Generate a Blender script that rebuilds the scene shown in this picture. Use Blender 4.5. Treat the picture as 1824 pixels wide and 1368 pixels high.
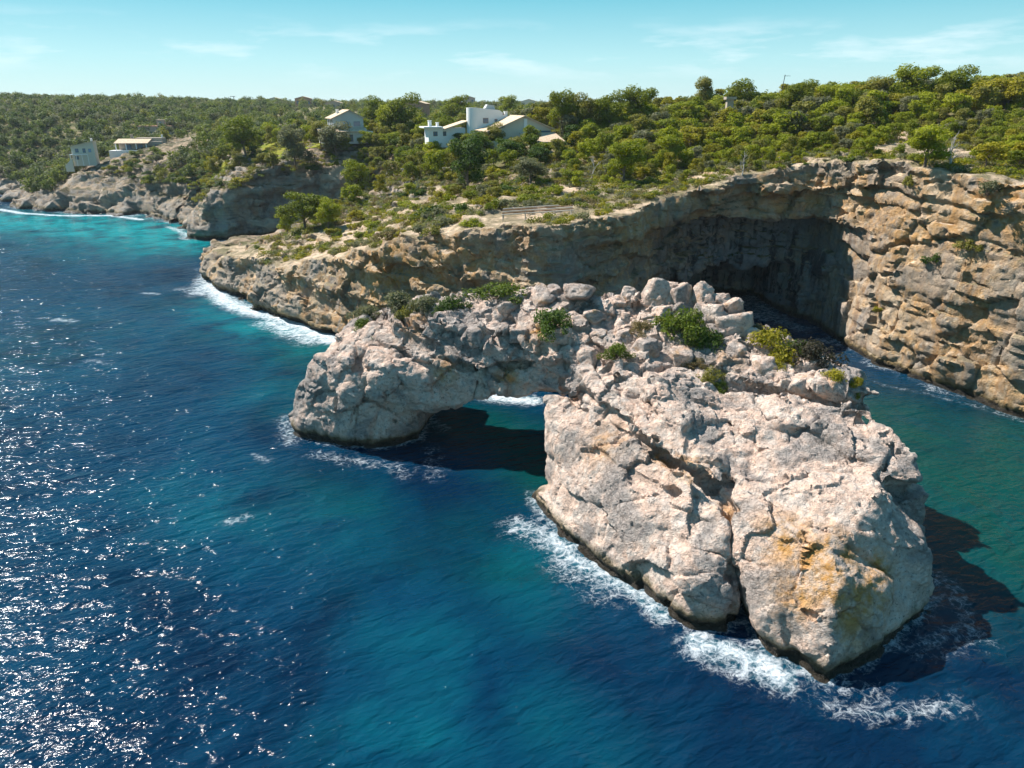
import bpy, bmesh, math, random
import numpy as np
from mathutils import Vector, Matrix

# ------------------------------------------------------------------ scene, camera, light
for _o in list(bpy.data.objects):
    bpy.data.objects.remove(_o)
SC = bpy.context.scene
COL = SC.collection
R = math.radians
random.seed(7)
rng = np.random.default_rng(11)

CAM_H = 45.0
PITCH = R(21.6)
FPX = 1265.0                       # focal length in pixels of the 1824 px wide photograph
cam_d = bpy.data.cameras.new('camera')
cam_d.sensor_width = 36.0
cam_d.lens = FPX / 1824.0 * 36.0
cam_d.clip_start = 0.5
cam_d.clip_end = 30000.0
cam = bpy.data.objects.new('camera', cam_d)
cam.location = (0, 0, CAM_H)
cam.rotation_euler = (R(90) - PITCH, 0, 0)
COL.objects.link(cam)
SC.camera = cam

SUN_AZ = R(-58.0)                  # left of the viewing direction (+Y)
SUN_EL = R(48.0)
sun_dir = Vector((math.sin(SUN_AZ) * math.cos(SUN_EL), math.cos(SUN_AZ) * math.cos(SUN_EL), math.sin(SUN_EL)))
sd = bpy.data.lights.new('sun', 'SUN')
sd.energy = 5.0
sd.angle = R(0.53)
sd.color = (1.0, 0.96, 0.90)
so = bpy.data.objects.new('sun', sd)
so.rotation_euler = sun_dir.to_track_quat('Z', 'Y').to_euler()
so.location = (-100, 60, 160)
COL.objects.link(so)

W = bpy.data.worlds.new('World')
SC.world = W
W.use_nodes = True
wn, wl = W.node_tree.nodes, W.node_tree.links
wn.clear()
w_out = wn.new('ShaderNodeOutputWorld')
w_bg = wn.new('ShaderNodeBackground')
w_sky = wn.new('ShaderNodeTexSky')
w_sky.sky_type = 'NISHITA'
w_sky.sun_disc = False
w_sky.sun_elevation = SUN_EL
w_sky.sun_rotation = SUN_AZ
w_sky.altitude = 0
w_sky.air_density = 1.0
w_sky.dust_density = 0.25
w_sky.ozone_density = 2.0
w_bg.inputs[1].default_value = 0.070
# thin scattered clouds low above the horizon, all the way round
w_tc = wn.new('ShaderNodeTexCoord')
w_sep = wn.new('ShaderNodeSeparateXYZ')
wl.new(w_tc.outputs['Generated'], w_sep.inputs[0])
w_map = wn.new('ShaderNodeMapping')
w_map.inputs['Scale'].default_value = (2.2, 2.2, 13.0)
w_map.inputs['Location'].default_value = (0.9, 0.2, 0.1)
wl.new(w_tc.outputs['Generated'], w_map.inputs[0])
w_no = wn.new('ShaderNodeTexNoise')
w_no.inputs['Scale'].default_value = 2.4
w_no.inputs['Detail'].default_value = 7
w_no.inputs['Roughness'].default_value = 0.6
wl.new(w_map.outputs[0], w_no.inputs['Vector'])
w_cr = wn.new('ShaderNodeMapRange')
w_cr.inputs[1].default_value = 0.49
w_cr.inputs[2].default_value = 0.74
w_cr.inputs[3].default_value = 0.0
w_cr.inputs[4].default_value = 0.6
wl.new(w_no.outputs[0], w_cr.inputs[0])
w_el = wn.new('ShaderNodeMapRange')
w_el.inputs[1].default_value = 0.02
w_el.inputs[2].default_value = 0.05
wl.new(w_sep.outputs[2], w_el.inputs[0])
w_el2 = wn.new('ShaderNodeMapRange')
w_el2.inputs[1].default_value = 0.10
w_el2.inputs[2].default_value = 0.07
wl.new(w_sep.outputs[2], w_el2.inputs[0])
w_m1 = wn.new('ShaderNodeMath'); w_m1.operation = 'MULTIPLY'
w_m2 = wn.new('ShaderNodeMath'); w_m2.operation = 'MULTIPLY'
wl.new(w_cr.outputs[0], w_m1.inputs[0]); wl.new(w_el.outputs[0], w_m1.inputs[1])
wl.new(w_m1.outputs[0], w_m2.inputs[0]); wl.new(w_el2.outputs[0], w_m2.inputs[1])
w_tint = wn.new('ShaderNodeMix'); w_tint.data_type = 'RGBA'; w_tint.blend_type = 'MULTIPLY'
w_tint.inputs[0].default_value = 1.0
w_tint.inputs[7].default_value = (0.90, 1.14, 1.26, 1)
wl.new(w_sky.outputs[0], w_tint.inputs[6])
w_mix = wn.new('ShaderNodeMix'); w_mix.data_type = 'RGBA'
w_mix.inputs[7].default_value = (9.5, 9.9, 10.2, 1)
wl.new(w_m2.outputs[0], w_mix.inputs[0])
w_rmp = wn.new('ShaderNodeValToRGB')          # clear Mediterranean sky colour by height, the same all round
_e = w_rmp.color_ramp.elements
_e[0].position, _e[0].color = 0.0, (.56, .74, .76, 1)
_e[1].position, _e[1].color = 1.0, (.05, .17, .33, 1)
_q = _e.new(.05); _q.color = (.40, .69, .74, 1)
_q = _e.new(.12); _q.color = (.15, .50, .60, 1)
_q = _e.new(.35); _q.color = (.08, .31, .46, 1)
wl.new(w_sep.outputs[2], w_rmp.inputs[0])
w_sc = wn.new('ShaderNodeVectorMath'); w_sc.operation = 'SCALE'; w_sc.inputs['Scale'].default_value = 10.0
wl.new(w_rmp.outputs[0], w_sc.inputs[0])
w_cl = wn.new('ShaderNodeMix'); w_cl.data_type = 'RGBA'; w_cl.inputs[0].default_value = 0.85
wl.new(w_tint.outputs[2], w_cl.inputs[6]); wl.new(w_sc.outputs[0], w_cl.inputs[7])
wl.new(w_cl.outputs[2], w_mix.inputs[6])
wl.new(w_mix.outputs[2], w_bg.inputs[0])
wl.new(w_bg.outputs[0], w_out.inputs[0])

SC.view_settings.view_transform = 'Standard'
SC.view_settings.look = 'None'
SC.view_settings.gamma = 1.0
SC.view_settings.use_curve_mapping = False
SC.view_settings.exposure = 0.84
SC.cycles.use_denoising = True
SC.cycles.max_bounces = 5
SC.cycles.diffuse_bounces = 3
SC.cycles.use_adaptive_sampling = True
SC.cycles.adaptive_threshold = 0.02
SC.cycles.transparent_max_bounces = 8
SC.cycles.sample_clamp_direct = 0.0
SC.cycles.sample_clamp_indirect = 4.0

# ------------------------------------------------------------------ pixels to directions
def ray(px, py):
    u, v = (px - 912) / FPX, (py - 684) / FPX
    return np.array((u, math.cos(PITCH) - v * math.sin(PITCH), -math.sin(PITCH) - v * math.cos(PITCH)))
def P(px, py, y):                  # the point on that ray at ground distance y
    d = ray(px, py)
    t = y / d[1]
    return (d[0] * t, y, CAM_H + d[2] * t)
def Z(px, py, z=0.0):              # the point on that ray at height z
    d = ray(px, py)
    t = (z - CAM_H) / d[2]
    return (d[0] * t, d[1] * t, z)

# ------------------------------------------------------------------ noise
_pr = np.random.default_rng(5)
_perm = np.concatenate([_pr.permutation(256)] * 2).astype(np.int64)
_g = _pr.normal(size=(256, 3)); _g /= np.linalg.norm(_g, axis=1)[:, None]
_g = _g.astype(np.float32)
def noise3(x, y, z):
    x, y, z = np.broadcast_arrays(np.asarray(x, np.float32), np.asarray(y, np.float32), np.asarray(z, np.float32))
    xi, yi, zi = np.floor(x).astype(np.int64), np.floor(y).astype(np.int64), np.floor(z).astype(np.int64)
    xf, yf, zf = x - xi, y - yi, z - zi
    u, v, w = xf*xf*xf*(xf*(xf*6-15)+10), yf*yf*yf*(yf*(yf*6-15)+10), zf*zf*zf*(zf*(zf*6-15)+10)
    xi &= 255; yi &= 255; zi &= 255
    def c(a, b, d):
        h = _perm[_perm[_perm[(xi+a) & 255] + ((yi+b) & 255)] + ((zi+d) & 255)]
        gg = _g[h]
        return gg[..., 0]*(xf-a) + gg[..., 1]*(yf-b) + gg[..., 2]*(zf-d)
    def l(a, b, t): return a + t*(b-a)
    return l(l(l(c(0,0,0), c(1,0,0), u), l(c(0,1,0), c(1,1,0), u), v),
             l(l(c(0,0,1), c(1,0,1), u), l(c(0,1,1), c(1,1,1), u), v), w) * 1.5
def fbm(x, y, z, s, o=3, ridged=False):
    r, a, n = 0.0, 1.0, 0.0
    for k in range(o):
        f = (2.03**k) / s
        q = noise3(x*f + 17.3*k, y*f + 5.1*k, z*f + 9.7*k)
        if ridged: q = 1 - 2*np.abs(q)
        r = r + a*q; n += a; a *= 0.5
    return r / n
def voro(x, y, z, s, want_id=False):
    x, y, z = x/s, y/s, z/s
    xi, yi, zi = (np.floor(q).astype(np.int64) for q in (x, y, z))
    f1 = np.full(x.shape, 9.0, np.float32); f2 = f1.copy(); idd = np.zeros(x.shape, np.int64)
    for a in (-1, 0, 1):
        for b in (-1, 0, 1):
            for c in (-1, 0, 1):
                h = _perm[_perm[_perm[(xi+a) & 255] + ((yi+b) & 255)] + ((zi+c) & 255)]
                j = _g[h]*0.55
                d = np.sqrt((xi+a+.5+j[..., 0]-x)**2 + (yi+b+.5+j[..., 1]-y)**2 + (zi+c+.5+j[..., 2]-z)**2)
                m = d < f1
                f2 = np.where(m, f1, np.minimum(f2, d)); f1 = np.where(m, d, f1); idd = np.where(m, h, idd)
    return (f1, f2, idd) if want_id else (f1, f2)
def sstep(a, b, x):
    t = np.clip((x-a)/(b-a), 0, 1)
    return t*t*(3-2*t)
def smin(a, b, k):
    h = np.clip(.5 + .5*(b-a)/k, 0, 1)
    return b + (a-b)*h - k*h*(1-h)
def smax(a, b, k): return -smin(-a, -b, k)

# ------------------------------------------------------------------ meshes
def mesh_np(name, V, F, smooth=True):
    V = np.asarray(V, np.float32); F = np.asarray(F, np.int32)
    me = bpy.data.meshes.new(name)
    n, k = F.shape
    me.vertices.add(len(V)); me.vertices.foreach_set('co', V.ravel())
    me.loops.add(n*k); me.loops.foreach_set('vertex_index', F.ravel())
    me.polygons.add(n)
    me.polygons.foreach_set('loop_start', np.arange(0, n*k, k, dtype=np.int32))
    try: me.polygons.foreach_set('loop_total', np.full(n, k, np.int32))
    except Exception: pass
    me.update(calc_edges=True)
    if smooth: me.polygons.foreach_set('use_smooth', np.ones(n, bool))
    me.validate()
    return me
def attr(me, name, vals):
    a = me.attributes.new(name, 'FLOAT', 'POINT')
    a.data.foreach_set('value', np.asarray(vals, np.float32))
def link(name, me, mat=None, parent=None, loc=None, rot=None):
    o = bpy.data.objects.new(name, me)
    if mat is not None and me is not None and len(me.materials) == 0: me.materials.append(mat)
    COL.objects.link(o)
    if parent is not None: o.parent = parent
    if loc is not None: o.location = loc
    if rot is not None: o.rotation_euler = rot
    return o
def tag(o, label=None, cat=None, group=None, kind=None):
    if label: o['label'] = label
    if cat: o['category'] = cat
    if group: o['group'] = group
    if kind: o['kind'] = kind
    return o
def empty(name, loc=(0, 0, 0), rz=0.0):
    o = bpy.data.objects.new(name, None); COL.objects.link(o)
    o.location = loc; o.rotation_euler = (0, 0, rz); o.empty_display_size = 0.3
    return o

def surfnet(v, org, h):            # surface nets on a voxel field
    s = v < 0
    cnt = np.zeros(tuple(q-1 for q in v.shape), np.int8)
    nx, ny, nz = cnt.shape
    for a in (0, 1):
        for b in (0, 1):
            for c in (0, 1): cnt += s[a:a+nx, b:b+ny, c:c+nz]
    act = (cnt > 0) & (cnt < 8)
    I, J, K = np.nonzero(act)
    idx = np.full(cnt.shape, -1, np.int32); idx[I, J, K] = np.arange(len(I))
    cv = {(a, b, c): v[I+a, J+b, K+c] for a in (0, 1) for b in (0, 1) for c in (0, 1)}
    acc = np.zeros((len(I), 3), np.float32); n = np.zeros(len(I), np.float32)
    cs = list(cv)
    for p in range(8):
        for q in range(p+1, 8):
            A, B = cs[p], cs[q]
            if sum(abs(A[i]-B[i]) for i in range(3)) != 1: continue
            va, vb = cv[A], cv[B]
            m = (va < 0) != (vb < 0)
            t = np.where(m, va/np.where(m, va-vb, 1), 0)
            for i in range(3): acc[:, i] += np.where(m, A[i] + (B[i]-A[i])*t, 0)
            n += m
    V = (np.stack([I, J, K], 1) + acc/n[:, None])*h + np.asarray(org)
    Q = []
    d = s[:-1, 1:-1, 1:-1] != s[1:, 1:-1, 1:-1]
    i, j, k = np.nonzero(d); j = j+1; k = k+1
    q = np.stack([idx[i, j-1, k-1], idx[i, j, k-1], idx[i, j, k], idx[i, j-1, k]], 1)
    f = ~s[i, j, k]; q[f] = q[f][:, ::-1]; Q.append(q)
    d = s[1:-1, :-1, 1:-1] != s[1:-1, 1:, 1:-1]
    i, j, k = np.nonzero(d); i = i+1; k = k+1
    q = np.stack([idx[i-1, j, k-1], idx[i-1, j, k], idx[i, j, k], idx[i, j, k-1]], 1)
    f = ~s[i, j, k]; q[f] = q[f][:, ::-1]; Q.append(q)
    d = s[1:-1, 1:-1, :-1] != s[1:-1, 1:-1, 1:]
    i, j, k = np.nonzero(d); i = i+1; j = j+1
    q = np.stack([idx[i-1, j-1, k], idx[i, j-1, k], idx[i, j, k], idx[i-1, j, k]], 1)
    f = ~s[i, j, k]; q[f] = q[f][:, ::-1]; Q.append(q)
    return V, np.concatenate(Q)
def vnormals(V, F):
    n = np.cross(V[F[:, 2]] - V[F[:, 0]], V[F[:, 3]] - V[F[:, 1]])
    out = np.zeros_like(V)
    for k in range(4):
        for a in range(3): out[:, a] += np.bincount(F[:, k], n[:, a], len(V))
    return out / (np.linalg.norm(out, axis=1)[:, None] + 1e-9)
def march(v, org, h, px, py, t0=40, t1=150):       # where a photo ray first meets a voxel field
    d = ray(px, py)
    t = np.arange(t0, t1, h*0.5)
    p = (np.array([0, 0, CAM_H]) + d[None, :]*t[:, None] - np.asarray(org))/h
    i = np.round(p).astype(int)
    ok = np.all((i >= 0) & (i < np.array(v.shape)), axis=1)
    i = np.where(ok[:, None], i, 0)
    val = np.where(ok, v[i[:, 0], i[:, 1], i[:, 2]], 9.0)
    m = np.nonzero(val < 0)[0]
    if len(m) == 0: return None
    return np.array([0, 0, CAM_H]) + d*t[m[0]]

# ------------------------------------------------------------------ node helper
class NT:
    def __init__(s, name):
        s.m = bpy.data.materials.new(name); s.m.use_nodes = True
        s.t = s.m.node_tree; s.t.nodes.clear()
        s.out = s.n('ShaderNodeOutputMaterial')
    def n(s, ty, **kw):
        o = s.t.nodes.new(ty)
        for k, v in kw.items(): setattr(o, k, v)
        return o
    def l(s, a, b): s.t.links.new(a, b)
    def set(s, sock, v):
        if isinstance(v, bpy.types.NodeSocket): s.l(v, sock)
        elif isinstance(v, (tuple, list)) and len(v) == 3 and sock.type == 'RGBA': sock.default_value = (*v, 1)
        else: sock.default_value = v
    def pos(s): return s.n('ShaderNodeNewGeometry').outputs['Position']
    def mapv(s, v, scale=(1, 1, 1), rot=(0, 0, 0)):
        o = s.n('ShaderNodeMapping'); s.l(v, o.inputs[0]); o.inputs['Scale'].default_value = scale; o.inputs['Rotation'].default_value = rot
        return o.outputs[0]
    def noise(s, v, scale, detail=4, rough=.55, dist=0.0):
        o = s.n('ShaderNodeTexNoise'); s.l(v, o.inputs['Vector']); o.inputs['Scale'].default_value = scale
        o.inputs['Detail'].default_value = detail; o.inputs['Roughness'].default_value = rough; o.inputs['Distortion'].default_value = dist
        return o.outputs[0]
    def voro(s, v, scale, feature='F1', rnd=1.0):
        o = s.n('ShaderNodeTexVoronoi', feature=feature); s.l(v, o.inputs['Vector']); o.inputs['Scale'].default_value = scale
        o.inputs['Randomness'].default_value = rnd
        return o.outputs['Distance']
    def mr(s, v, a, b, c=0.0, d=1.0, smooth=False):
        o = s.n('ShaderNodeMapRange'); s.set(o.inputs[0], v)
        if smooth: o.interpolation_type = 'SMOOTHSTEP'
        for i, q in enumerate((a, b, c, d)): s.set(o.inputs[i+1], q)
        return o.outputs[0]
    def math(s, op, a, b=0.0, clamp=False):
        o = s.n('ShaderNodeMath', operation=op, use_clamp=clamp); s.set(o.inputs[0], a); s.set(o.inputs[1], b)
        return o.outputs[0]
    def mix(s, f, a, b, mode='MIX'):
        o = s.n('ShaderNodeMix', data_type='RGBA', blend_type=mode); s.set(o.inputs[0], f); s.set(o.inputs[6], a); s.set(o.inputs[7], b)
        return o.outputs[2]
    def ramp(s, f, stops):
        o = s.n('ShaderNodeValToRGB'); s.set(o.inputs[0], f); e = o.color_ramp.elements
        e[0].position, e[0].color = stops[0][0], (*stops[0][1], 1)
        e[1].position, e[1].color = stops[-1][0], (*stops[-1][1], 1)
        for p, c in stops[1:-1]:
            q = e.new(p); q.color = (*c, 1)
        return o.outputs[0]
    def att(s, name): return s.n('ShaderNodeAttribute', attribute_name=name).outputs['Fac']
    def sep(s, v):
        o = s.n('ShaderNodeSeparateXYZ'); s.l(v, o.inputs[0]); return o.outputs
    def rnd(s): return s.n('ShaderNodeObjectInfo').outputs['Random']
    def bump(s, h, strength=.5, dist=.1, nrm=None):
        o = s.n('ShaderNodeBump'); s.set(o.inputs['Height'], h); o.inputs['Strength'].default_value = strength; o.inputs['Distance'].default_value = dist
        if nrm is not None: s.l(nrm, o.inputs['Normal'])
        return o.outputs[0]
    def bsdf(s, col, rough=.8, nrm=None, spec=.3, **kw):
        o = s.n('ShaderNodeBsdfPrincipled'); s.set(o.inputs['Base Color'], col); s.set(o.inputs['Roughness'], rough)
        o.inputs['Specular IOR Level'].default_value = spec
        for k, v in kw.items(): s.set(o.inputs[k], v)
        if nrm is not None: s.l(nrm, o.inputs['Normal'])
        return o.outputs[0]
    def done(s, sh): s.l(sh, s.out.inputs[0]); return s.m
def plain(name, col, rough=.7, var=.12, scale=1.5, bump=.0):
    m = NT(name); p = m.n('ShaderNodeTexCoord').outputs['Object']
    c = m.mix(m.noise(p, scale, 5), tuple(q*(1-var) for q in col), tuple(min(1, q*(1+var)) for q in col))
    nb = m.bump(m.noise(p, scale*6, 4), bump, .03) if bump else None
    return m.done(m.bsdf(c, rough, nb))

def rock_material(name, pale, grey, warm, streak=0.0, sandy=False, dull=1.0):
    m = NT(name); p = m.pos(); x, y, z = m.sep(p)
    n1 = m.noise(p, .13, 3, .6, .8); n2 = m.noise(p, .62, 5, .66); n3 = m.noise(p, 3.0, 4, .7)
    c = m.ramp(n2, [(.28, grey), (.44, pale), (.58, warm), (.72, pale)])
    c = m.mix(m.mr(m.noise(p, .33, 4, .7, .9), .52, .58, 0, .62), c, tuple(q*1.02 for q in warm))
    c = m.mix(m.mr(n1, .49, .58, 0, .8), c, m.mix(n2, tuple(q*.8 for q in grey), tuple(q*1.35 for q in grey)))
    c = m.mix(m.mr(n3, .57, .68, 0, .8), c, tuple(q*.34 for q in grey))                       # dark lichen specks
    c = m.mix(m.mr(n3, .40, .30, 0, .6), c, (.70, .63, .56))
    ora = m.att('orange')
    if streak:
        s1 = m.noise(m.mapv(p, (.5, .5, .055)), 1.0, 4, .6, .4)
        c = m.mix(m.mr(s1, .44, .62, 0, streak), c, (.36, .20, .085))
        c = m.mix(m.mr(s1, .42, .33, 0, streak*.8), c, (.19, .165, .145))
        s3 = m.noise(m.mapv(p, (.05, .05, 1.3)), 1.0, 4, .6, .5)
        n4 = m.noise(p, .075, 4, .65, .7)
        c = m.mix(m.mr(n4, .50, .56, 0, .75), c, m.mix(n2, (.17, .155, .14), (.36, .325, .28)))
        c = m.mix(m.mr(n4, .44, .37, 0, .7), c, m.mix(n2, (.40, .30, .20), (.60, .50, .385)))
        c = m.mix(m.mr(s3, .5, .72, 0, .45), c, (.52, .385, .26))
    o_n = m.math('MULTIPLY', ora, m.mr(n2, .34, .58), clamp=True)
    c = m.mix(o_n, c, m.mix(n3, (.46, .20, .045), (.50, .30, .11)))
    if streak:
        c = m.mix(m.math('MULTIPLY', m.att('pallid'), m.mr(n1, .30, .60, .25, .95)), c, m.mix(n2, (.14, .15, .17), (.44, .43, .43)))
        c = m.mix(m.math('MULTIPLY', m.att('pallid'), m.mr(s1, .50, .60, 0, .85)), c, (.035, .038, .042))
    if sandy:
        gz = m.sep(m.n('ShaderNodeNewGeometry').outputs['Normal'])[2]
        f = m.math('MULTIPLY', m.mr(gz, .74, .90), m.mr(z, 3.5, 8.0))
        sn = m.noise(p, .33, 5, .65)
        sc = m.ramp(sn, [(.3, (.24, .17, .10)), (.45, (.52, .38, .25)), (.58, (.62, .46, .32)), (.72, (.44, .34, .25))])
        scr = m.mix(n3, (.07, .075, .025), (.19, .165, .07))
        sc = m.mix(m.math('MULTIPLY', m.mr(m.math('ADD', n1, m.math('MULTIPLY', n2, .5)), .66, .80), m.mr(m.att('sand'), 1, 0, .55, 1)), sc, scr)
        if dull < 1: sc = m.mix(1.0, sc, (dull, dull*.97, dull*.92), 'MULTIPLY')
        c = m.mix(f, c, sc)
    # wet, algae covered foot of the rock
    wz = m.math('ADD', z, m.math('MULTIPLY', m.math('SUBTRACT', n2, .5), 2.6))
    c = m.mix(m.mr(wz, 2.1, 1.1, 0, .8), c, (.16, .115, .035))
    c = m.mix(m.mr(wz, 1.5, .6, 0, .94), c, (.022, .018, .014))
    h1 = m.noise(p, .85, 6, .66, .3); h2 = m.noise(m.mapv(p, (1, 1, 1.5)), 4.2, 4, .72)
    rd = m.math('ABSOLUTE', m.math('SUBTRACT', m.noise(m.mapv(p, (.8, .8, 1.5)), 1.25, 4, .6, .5), .5))
    cr = m.mr(rd, 0, .030)
    rough_here = m.mr(n1, .38, .60, .35, 1.0)
    h = m.math('ADD', m.math('MULTIPLY', h1, 1.1), m.math('MULTIPLY', m.math('ADD', m.math('MULTIPLY', h2, .34), m.math('MULTIPLY', cr, .20)), rough_here))
    nb = m.bump(h, 1.0, .62)
    return m.done(m.bsdf(c, m.mr(wz, 1.2, .4, .86, .35), nb, .25))
M_ROCK = rock_material('arch_limestone', (.63, .515, .435), (.285, .252, .232), (.60, .42, .325))
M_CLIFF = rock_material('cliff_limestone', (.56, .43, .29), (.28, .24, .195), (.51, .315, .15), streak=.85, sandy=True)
# ------------------------------------------------------------------ the natural arch
def hull_planes(pts):
    bm = bmesh.new()
    for p in pts: bm.verts.new(p)
    r = bmesh.ops.convex_hull(bm, input=bm.verts)
    bmesh.ops.recalc_face_normals(bm, faces=bm.faces)
    c = Vector(np.mean(np.array(pts), axis=0)); out = []
    for f in bm.faces:
        f.normal_update(); n = f.normal.copy()
        if n.length < .5: continue
        if n.dot(f.calc_center_median() - c) < 0: n = -n
        out.append((n.x, n.y, n.z, n.dot(f.verts[0].co)))
    bm.free()
    return np.array(out)
def down(pts, z=-3.0): return [(p[0], p[1], z) for p in pts]
ARCH = []
b = [P(522,785,93), P(580,797,90.3), P(640,803,88.8), P(700,800,89.3), P(752,785,92)]
ARCH.append(b + down(b) + [P(515,742,95.5), P(535,690,95.5), P(600,600,97), P(640,568,100), P(700,600,95), P(690,680,90), P(620,690,89.8), P(745,715,90.5),
             (-30,107,-3), (-12,106,-3), (-27,107,10), (-20,109,15), (-10,106,8)])
ARCH.append([P(680,612,94), P(760,640,90), P(850,655,88), P(838,712,88), P(772,738,89.8), P(700,740,89.5), (-8,100,8), (-20,104,10), (-6,100,15), (-20,104,16)])
ARCH.append([P(545,660,95.5), P(560,640,94.5), P(620,640,91.5), P(660,700,89.2), P(600,740,89.5), P(540,720,93.5), (-28,102,4), (-22,102,12), (-30,101,9)])
ARCH.append([P(655,620,92), P(700,640,89.5), P(700,720,88.9), P(650,700,89), P(760,660,88.6), P(770,720,88.7), (-14,98,6), (-20,98,12), (-10,97,12)])
# bridge
ARCH.append([P(715,622,93), P(840,652,87.2), P(985,640,83.2), P(700,592,94), P(760,578,92), P(860,588,88.8), P(980,602,85), P(690,548,100), P(800,528,99), P(930,518,96), P(1050,520,93),
             (-18,104,13), (0,99,13), (10,95,13)])
ARCH.append([P(850,655,88.3), P(848,710,87.7), P(900,703,85.9), P(960,700,83.8), P(992,690,82.8), P(992,645,84), (-5,97,9.5), (5,93,10.5), (-5,98,15), (8,93,15)])
ARCH.append([P(872,660,86.5), P(890,660,86), P(895,698,85.6), P(868,696,86.2), (-1,90,10), (-2,90,14)])
ARCH.append([P(765,575,91.3), P(860,582,88.3), P(895,640,86.6), P(850,648,87.0), P(770,618,90.6), P(815,540,96), P(880,540,95), (-5,97,14)])
ARCH.append([P(905,600,87), P(985,605,84.4), P(990,632,83.4), P(915,640,86), (5,92,14), (0,94,18)])
ARCH.append([P(960,560,91), P(1060,545,91), P(1060,650,81.5), P(1000,700,82), P(960,695,85), P(960,600,87), (2,95,11), (12,93,9), (12,84,9)])
ARCH.append([P(900,540,95), P(1060,530,93), P(1050,600,86), P(960,600,87.5), (0,97,14), (12,94,12)])
# landward leg and body
b1 = [(4.4,77,0), (5.2,67.4,0), (8.6,62.4,0), (11.6,59,0), (16.4,52.2,0), (21,51.5,0)]
ARCH.append(down(b1) + b1 + [P(978,712,80), P(985,850,77.5), P(1010,705,79.5), P(1100,765,72), P(1200,825,65.5), P(1270,875,61), P(990,800,78.3), P(1000,900,72), P(1050,900,66.3),
             P(1150,940,60), P(1220,1020,54.6), P(1290,1040,53.6), P(1300,950,56.6), (14,85,-3), (28,75,-3), (24,62,-3), (14,84,12), (26,74,10)])
b2 = [(21.4,49.4,0), (26.2,45.0,0), (34.2,50.2,0), (41,56.6,0)]
ARCH.append(down(b2) + b2 + [P(1305,890,59.3), P(1400,852,61), P(1480,860,59.5), P(1560,890,58), P(1640,960,56), P(1652,990,55), P(1640,1040,53.6), P(1480,980,52), P(1480,1080,48.6),
             P(1350,1000,54), P(1340,1090,51), P(1560,1060,50.6), (24,70,-3), (40,70,-3), (28,72,12), (40,68,10)])
ARCH.append([P(1010,690,79.8), P(1020,650,81.5), P(1080,640,80), P(1200,660,77), P(1260,700,74.5), P(1300,770,69), P(1285,855,62.3), P(1250,838,62), P(1160,790,66.8), P(1100,748,71),
             P(1150,700,73), (12,88,13), (26,82,14), (28,74,10), (10,84,9)])
ARCH.append([P(1262,700,75), P(1400,690,73.5), P(1530,730,69.5), P(1600,780,64.5), P(1628,812,62), P(1632,850,60.5), P(1560,880,58.8), P(1400,845,61.8), P(1300,850,63), P(1500,800,63.8),
             (40,74,8), (28,82,8), (42,66,5)])
ARCH.append([P(1030,640,82), P(1130,605,84), P(1240,640,79.5), P(1330,680,76), P(1450,665,77), P(1540,695,73.5), P(1562,702,72.5), P(1500,645,79), P(1430,605,83), P(1345,580,86.5),
             P(1310,565,89), P(1200,545,91), P(1060,545,92), (8,94,10), (20,94,8), (32,88,6), (40,76,5), (20,78,9)])
cf = [(6,80), (8,89), (20,92), (32,86), (41,72), (41,61), (30,56), (15,63)]
ARCH.append([(x, y, -3) for x, y in cf] + [(x, y, 9) for x, y in cf])
ARCH.append([P(1440,870,59), P(1560,880,57.5), P(1645,970,55.2), P(1600,1000,54), P(1480,1000,51.6), (36,62,4), (30,60,4)])
ARCH.append([P(1050,800,71), P(1130,790,68.5), P(1230,850,61.8), P(1230,960,57), P(1130,930,61), P(1050,880,67), (14,68,3), (18,66,6)])
ARCH.append([(8,78,-3), (1.4,77.5,-3), (1.8,73,-3), (4.6,66,-3), (2.2,77,.9), (2.6,74,1.3), (5.2,69,1.9), (6.5,66.5,1.2), (8,70,3), (7,78,2)])
ARCH.append([P(1130,520,92), P(1200,505,91), P(1290,520,90), P(1330,560,87), P(1250,580,86), P(1140,560,89), (14,95,14), (30,90,14)])
ARCH.append([P(940,525,95.5), P(1030,518,94), P(1130,528,92.5), P(1120,560,89.5), P(950,560,91), (0,98,15), (16,95,14)])

AH = 0.21
ao = np.array([-37.0, 43.0, -2.6]); an = np.array([int(83/AH), int(68/AH), int(28.5/AH)])
ax = [(ao[i] + AH*np.arange(an[i])).astype(np.float32) for i in range(3)]
def coarse_field(fn, step):        # smooth field sampled coarsely, then linearly refined
    cs = [np.arange(ao[i]-step, ax[i][-1]+2*step, step) for i in range(3)]
    f = fn(*np.meshgrid(*cs, indexing='ij')).astype(np.float32)
    for i in range(3):
        g = (ax[i]-cs[i][0])/step; k = np.floor(g).astype(int); w = (g-k).astype(np.float32)
        sh = [1, 1, 1]; sh[i] = -1; w = w.reshape(sh)
        f = np.take(f, k, i)*(1-w) + np.take(f, k+1, i)*w
    return f
wx = coarse_field(lambda x, y, z: 1.1*fbm(x, y, z, 6.5, 2), 1.6)
wz = coarse_field(lambda x, y, z: .9*fbm(x+40, y+9, z, 5.0, 2), 1.4)
av = np.full(tuple(an), 4.0, np.float32)
for pts in ARCH:
    pl = hull_planes(pts); q = np.array(pts)
    lo = np.clip(np.floor((q.min(0)-3.2-ao)/AH).astype(int), 0, an); hi = np.clip(np.ceil((q.max(0)+3.2-ao)/AH).astype(int), 0, an)
    s = tuple(slice(lo[i], hi[i]) for i in range(3))
    gx, gy, gz = ax[0][s[0]][:, None, None] + wx[s], ax[1][s[1]][None, :, None] - wx[s]*.7, ax[2][s[2]][None, None, :] + wz[s]
    d = np.full(gx.shape, -99, np.float32)
    for n in pl: d = np.maximum(d, gx*n[0] + gy*n[1] + gz*n[2] - n[3])
    av[s] = smin(av[s], d, .25)
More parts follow.
